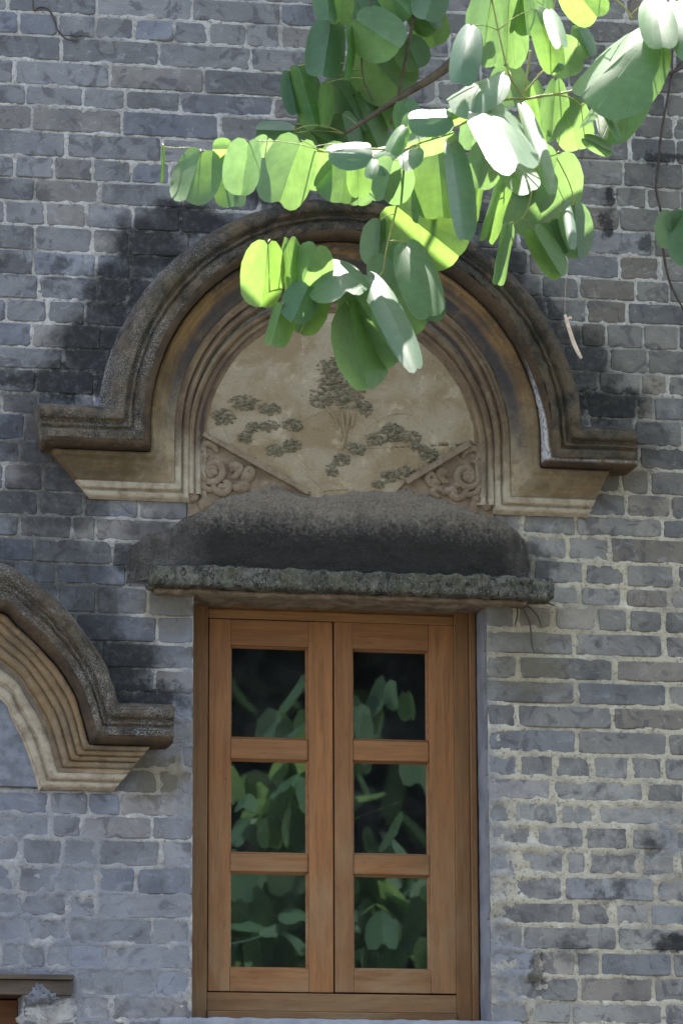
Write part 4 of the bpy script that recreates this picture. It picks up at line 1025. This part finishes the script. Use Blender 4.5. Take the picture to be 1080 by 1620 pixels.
# base x, base y, tip x, tip y, half widths, metres in front of the wall, tip towards the camera, fold, face (t = upper side seen)
LEAVES = [
 (258,231,256,290,5,4,1.10,.00,1,'u'),(318,240,296,334,26,36,1.05,.01,1,'t'),(366,244,372,338,34,22,1.05,.0,1,'t'),(393,224,384,312,32,24,1.20,.02,-1,'u'),(366,236,336,236,14,14,1.05,.0,1,'t'),
 (476,222,438,330,44,34,1.15,.03,1,'u'),(500,236,490,300,20,22,1.0,.0,1,'u'),(464,206,404,208,14,22,.60,.02,1,'t'),(424,218,402,248,14,14,1.05,.0,1,'u'),
 (548,228,540,326,38,24,.98,.01,1,'t'),(520,240,585,225,24,16,1.25,.07,-1,'t'),(566,236,566,312,12,16,1.22,.02,1,'u'),(570,250,566,325,18,20,.95,.0,1,'u'),(634,232,584,238,20,22,1.02,.03,-1,'t'),
 (622,252,606,320,22,30,1.08,.01,1,'u'),(592,252,582,278,9,9,1.3,.04,-1,'t'),(692,236,700,346,44,28,.98,.01,1,'t'),(712,226,724,362,13,24,1.32,.08,-1,'t'),
 (714,186,646,184,30,20,1.34,.09,-1,'t'),(716,206,640,228,24,20,1.22,.02,1,'u'),(640,200,616,238,14,12,1.35,.06,-1,'t'),(664,232,628,250,10,16,1.34,.06,-1,'t'),(650,180,640,212,9,9,1.25,.02,1,'u'),
 (622,322,722,408,46,46,.94,.03,1,'t'),(602,348,598,424,20,20,.92,.0,1,'u'),(610,400,676,510,42,40,.97,.02,1,'t'),(640,384,676,490,26,32,1.02,.07,-1,'t'),
 (556,458,630,574,36,34,1.12,.03,1,'u'),(580,434,642,524,20,20,1.06,.05,-1,'t'),(552,484,582,616,20,28,1.12,.01,1,'u'),(540,530,592,612,14,16,.95,.0,1,'t'),
 (424,384,416,486,30,20,1.14,.01,1,'u'),(456,378,462,488,18,26,1.14,.01,1,'u'),(500,388,474,462,22,28,1.14,.0,1,'u'),(548,462,520,368,40,42,1.24,-.06,-1,'t'),
 (446,482,430,550,22,30,1.14,.01,1,'u'),(488,452,462,512,24,18,1.14,.01,1,'t'),(508,452,474,528,14,20,1.14,.0,1,'u'),
 # shaded spray near the wall
 (524,30,508,138,36,32,.36,.01,1,'t'),(556,38,546,132,8,16,.40,.02,1,'t'),(472,104,500,204,26,30,.34,.01,1,'t'),(456,112,470,186,14,12,.30,.0,1,'t'),(516,132,510,202,14,16,.42,.0,1,'u'),
 (562,30,634,84,34,34,.42,.02,1,'t'),(518,-26,520,36,22,18,.40,.0,1,'t'),(540,-22,536,38,12,14,.44,.0,1,'u'),(600,-30,650,30,32,32,.36,.0,1,'t'),(640,-16,690,48,28,30,.4,.0,1,'u'),(664,8,690,72,22,26,.36,.0,1,'u'),
 (640,60,662,108,20,22,.38,.0,1,'u'),(570,72,640,150,40,42,.30,.0,1,'u'),(530,124,580,212,34,36,.28,.0,1,'u'),(560,150,600,238,36,34,.26,.0,1,'u'),(470,196,540,236,22,26,.28,.0,1,'u'),(470,210,500,290,26,28,.32,.0,1,'u'),
 (640,160,652,214,24,24,.45,.01,1,'t'),(600,120,640,200,30,30,.26,.0,1,'u'),(560,-10,590,60,26,30,.34,.0,1,'t'),(690,-30,670,40,24,24,.42,.0,1,'t'),(540,180,560,262,28,26,.3,.0,1,'u'),
 # sunlit upper right
 (776,-24,760,104,34,32,1.22,.03,1,'u'),(806,-20,800,104,14,20,1.05,.0,1,'u'),(766,-8,770,30,20,18,1.1,.0,1,'u'),(744,40,720,118,20,22,1.25,.05,-1,'t'),(797,118,704,146,32,26,1.34,.09,-1,'t'),(796,132,706,184,18,22,1.22,.0,1,'u'),
 (846,14,874,104,16,24,1.34,.07,-1,'t'),(868,16,884,76,12,14,1.34,.06,-1,'t'),(870,52,880,98,8,12,1.3,.05,-1,'t'),(902,-26,946,32,28,28,1.15,.01,1,'u'),(884,60,902,120,24,24,1.0,.0,1,'u'),(912,40,930,92,16,20,.96,.0,1,'t'),
 (1030,48,908,150,42,50,1.32,.10,-1,'t'),(1012,98,922,192,40,32,1.14,.08,-1,'t'),(1034,-4,1034,66,26,24,1.28,.06,-1,'t'),(1070,2,1078,80,20,24,1.3,.06,-1,'t'),(1082,-12,1096,60,18,20,1.2,.02,1,'u'),
 (764,160,814,268,34,46,1.33,.09,-1,'t'),(796,240,834,300,24,24,1.22,.05,-1,'t'),(824,166,852,288,9,14,1.34,.06,-1,'t'),(842,130,866,226,20,24,1.08,.0,1,'u'),(878,126,872,216,6,14,1.2,.01,1,'u'),(896,158,914,236,28,30,1.05,.0,1,'u'),
 (924,218,966,244,6,9,1.15,.02,1,'t'),(952,168,972,210,6,6,1.33,.05,-1,'t'),(940,132,960,176,8,10,1.2,.0,1,'u'),(884,240,842,378,58,44,.95,.02,1,'u'),(892,318,894,372,6,9,1.33,.05,-1,'t'),(868,352,888,404,24,24,.92,.0,1,'u'),(842,362,888,438,24,28,1.0,.01,1,'u'),
 (908,322,914,408,20,20,.98,.0,1,'u'),(804,356,786,450,17,20,1.12,.01,1,'u'),(798,286,768,384,22,24,1.08,.01,1,'u'),(764,248,748,352,16,18,1.02,.0,1,'u'),(846,226,838,312,26,26,.92,.0,1,'u'),(800,104,812,176,26,26,.9,.0,1,'t'),
 (752,182,744,238,16,18,1.12,.0,1,'u'),(770,222,758,300,14,18,1.18,.0,1,'u'),(790,196,770,250,16,18,1.0,.0,1,'t'),(826,236,850,300,26,22,.9,.0,1,'u'),(850,-30,862,30,14,20,1.2,.02,1,'u'),(826,-20,832,60,16,16,1.0,.0,1,'t'),
 (1060,334,1062,392,16,24,.5,.0,1,'u'),(1092,336,1084,432,24,24,.52,.0,1,'t'),
]
TB = (2.35, -1.75, 0.0)
tree = thing('orchid_tree', 'broad-leaved tree with sunlit two-lobed leaves hanging over the arch from the upper right', 'tree', TB)
TWIGS = []
def limb(name, pts, r0, r1, mat, parent, n=10):
    P = [Vector(p) for p in pts]; S = []
    for i in range(len(P)-1):
        p0, p1, p2, p3 = P[max(i-1, 0)], P[i], P[i+1], P[min(i+2, len(P)-1)]
        for q in range(6):
            s = q/6; S.append(.5*((2*p1)+(p2-p0)*s+(2*p0-5*p1+4*p2-p3)*s*s+(3*p1-p0-3*p2+p3)*s**3))
    S.append(P[-1]); m = len(S)
    if name in ('twig', 'limb') and parent == tree: TWIGS.extend(S)
    S = [p+Vector((MN.noise(p*7), MN.noise(p*7+Vector((9, 0, 0))), 0))*min(.02, r0*.25) for p in S]
    return MB().tube([tuple(p) for p in S], [r0+(r1-r0)*i/(m-1) for i in range(m)], n).build(name, mat, parent, smooth=True)
T = Vector(TB); up = lambda px, py, d: tuple(U(px, py, d))
limb('trunk', [T, T+Vector((.05,.03,1.2)), T+Vector((-.04,.0,2.6)), T+Vector((.10,-.12,4.0)), T+Vector((.05,-.2,5.4)), T+Vector((.2,-.3,6.6))], .13, .05, M['bark'], tree, 14)
limb('limb', [T+Vector((.08,-.1,3.9)), T+Vector((-.45,.15,4.7)), T+Vector((-.95,.40,5.15)), up(1180,-40,1.25), up(1034,88,1.27)], .045, .008, M['bark'], tree)
limb('limb', [T+Vector((.06,-.18,5.0)), T+Vector((-.6,.55,5.9)), up(980,-330,.6), up(790,20,.42), up(755,60,.40), up(700,112,.38), up(622,160,.36), up(545,212,.34)], .035, .0045, M['bark'], tree)
limb('twig', [up(700,-160,.4), up(664,-20,.40), up(648,60,.39), up(634,130,.37), up(618,196,.36)], .007, .003, M['bark'], tree, 8)
limb('twig', [up(590,-40,.42), up(582,40,.40), up(572,90,.38), up(576,130,.37), up(590,160,.36)], .003, .0018, M['bark'], tree, 6)
for pts, r in (([(1034,88),(1010,108),(970,128),(930,138),(890,147),(835,156)],.0042),([(835,156),(790,160),(742,190),(690,214),(645,236)],.004),([(645,236),(600,236),(560,236),(520,240),(480,238)],.0032),([(480,240),(440,232),(400,226),(366,238),(330,242)],.0026),
               ([(330,240),(300,234),(275,234),(258,232)],.0016),([(838,80),(834,110),(826,150),(820,172),(820,200)],.0040),([(645,236),(634,290),(626,330),(612,390),(606,430)],.0034),([(606,430),(580,456),(548,468),(510,466),(470,462)],.0028),([(470,462),(460,430),(446,400),(430,384)],.002),
               ([(826,150),(850,122),(872,98),(885,60)],.003),([(835,156),(866,150),(900,154),(918,166)],.0026),([(820,190),(800,240),(796,290)],.0024),([(820,196),(836,226),(850,250),(880,244)],.0024),([(850,250),(834,330),(812,356)],.002),([(880,250),(900,290),(908,322)],.002),
               ([(826,150),(806,120),(790,60),(776,-10)],.003),([(1034,88),(1044,50),(1052,0),(1040,-60)],.0046),([(880,-20),(874,20),(868,60),(866,90)],.0026),([(1000,30),(985,10),(960,-10)],.0032)):
    d = [1.0 if p[0] < 520 or p[1] > 240 else 1.2 for p in pts]
    limb('twig', [up(p[0], p[1], q) for p, q in zip(pts, d)], r, r*.7, M['twig_green'], tree, 8)
for i, sp in enumerate(LEAVES):
    lf = photo_leaf(sp, tree, i+1); b0 = Vector(U(sp[0], sp[1], sp[6]))
    q = min(TWIGS, key=lambda t: (t-b0).length)                   # each leaf hangs on its own stalk from the nearest twig
    if (q-b0).length < .45 and (q-b0).length > .004:
        mid = (q+b0)*.5+Vector((0, 0, .12*(q-b0).length))
        pts = [b0*(1-u)**2+mid*2*u*(1-u)+q*u*u for u in (0, .2, .4, .6, .8, 1)]
        MB().tube([tuple(p) for p in pts], [.0014, .0013, .0012, .0012, .0013, .0017], 6).build('stalk', M['twig_green'], lf, smooth=True)

# foliage of the same kind outside the photograph: leaf masses built from a light leaf
def project(p):
    q = p-Vector(CAM); z = q.dot(F3)
    return (540+FPX*q.dot(R3)/z, 810-FPX*q.dot(U3)/z) if z > .05 else (1e6, 1e6)
def leaf_mass(name, centres, n, size, mat, parent, seed, keepout=True, droop=.5, kind=None):
    rr = random.Random(seed); V = []; UV = []; F = []
    tot = 0
    while tot < n:
        c, rad = rr.choice(centres)
        p = Vector(c)+Vector((rr.gauss(0, 1)*rad[0], rr.gauss(0, 1)*rad[1], rr.gauss(0, 1)*rad[2]))*.55
        if p.z < .1 or p.y > -.15: continue
        if keepout:
            x, y = project(p)
            q = p-Vector(CAM)
            if -140 < x < 1220 and -170 < y < 1800 or q.length < .9: continue
        tot += 1
        L = size*rr.uniform(.65, 1.25); az = rr.uniform(0, 2*math.pi); dr = rr.gauss(droop, .45)
        el = Vector((math.cos(az)*math.cos(dr), math.sin(az)*math.cos(dr), -math.sin(dr)))*L
        side = el.cross(Vector((0, 0, 1)));  side = side.normalized() if side.length > 1e-4 else Vector((1, 0, 0))
        nr = side.cross(el).normalized(); f = rr.uniform(.05, .7)
        ea = (side*math.cos(f)-nr*math.sin(f)); eb = (-side*math.cos(f)-nr*math.sin(f))
        v, uv, ff = leaf_verts(p, el, ea, eb, nr, nr, L*.5, L*.5, rr.uniform(-.2, .2), rr.uniform(-.15, .15), rr.random()*50, LP, LF)
        b = len(V); V += v; UV += uv; F += [tuple(i+b for i in g) for g in ff]
    return mk(name, V, F, mat, parent, centres[0][0], smooth=True, uv=UV, kind=kind)
leaf_mass('crown', [((2.5,-2.3,6.4),(1.0,.8,.8)),((3.2,-2.9,6.0),(.9,.8,.7)),((1.75,-2.2,6.9),(.7,.6,.5)),((1.75,-1.75,5.35),(.45,.4,.35))], 900, .14, M['leaf'], tree, 5, kind='stuff')

# what stands opposite the wall and shows in the panes
def plant(label, cat, base, trunk, centres, n, size, mat, seed, keepout=True, nm='shrub', group=None, droop=.5):
    t = thing(nm, label, cat, base, group); B = Vector(base)
    limb('trunk', [B]+[B+Vector(q) for q in trunk[1:]], trunk[0][0], trunk[0][1], M['bark'], t)
    rr = random.Random(seed)
    for c, rad in centres[:5]:
        top = Vector(trunk[-1])+B; mid = (top+Vector(c))*.5+Vector((rr.uniform(-.1, .1), 0, -.15))
        limb('limb', [top-Vector((0, 0, .15)), mid, Vector(c)], trunk[0][1]*.8, trunk[0][1]*.2, M['bark'], t, 7)
    leaf_mass('crown', centres, n, size, mat, t, seed, keepout, droop, kind='stuff')
    return t
plant('broad-leaved young shrub standing in the sun opposite the wooden window', 'shrub', (1.05,-3.7,0), [(.03,.015),(.02,.02,1.0),(-.02,.05,2.1)],
      [((.50,-3.4,2.85),(.24,.26,.26)),((.85,-3.6,2.55),(.36,.34,.34)),((.50,-3.4,3.30),(.17,.25,.24)),((.88,-3.5,3.05),(.16,.3,.26)),((.70,-3.5,3.68),(.34,.3,.22)),((.48,-3.4,2.85),(.22,.26,.26))], 230, .16, M['leaf'], 21, droop=1.15)
for i, (x, y, h, s) in enumerate(((2.6,-13.2,9.5,1.0),(5.6,-11.8,9.0,1.0),(8.8,-13.5,10.0,1.1),(-.8,-15.0,10.0,1.1),(-4.6,-14.4,9.0,1.0),(4.0,-16.5,12.0,1.2))):
    lab = ['dense dark tree behind the photographer opposite the window', 'bushy dark tree opposite the wall to the right of the window', 'tall spreading dark tree at the far right of the yard',
           'tall dark tree behind the photographer to the left', 'rounded dark tree at the far left of the yard', 'tallest dark tree at the back of the yard'][i]
    cs = [((x+1.5*s*math.cos(a)*(k % 2+.3), y+1.3*s*math.sin(a), h*(.22+.13*k)), (1.9*s, 1.5*s, 1.2)) for k, a in enumerate((0, 2.1, 4.2, 1.0, 3.3, 5.4))]
    plant(lab, 'tree', (x, y, 0), [(.2, .09), (.1, 0, h*.3), (-.05, .1, h*.6)], cs, 2600, .34, M['far_leaf'], 50+i, True, 'dark_tree')
print('bricks', nbrick, 'leaves', len(LEAVES))
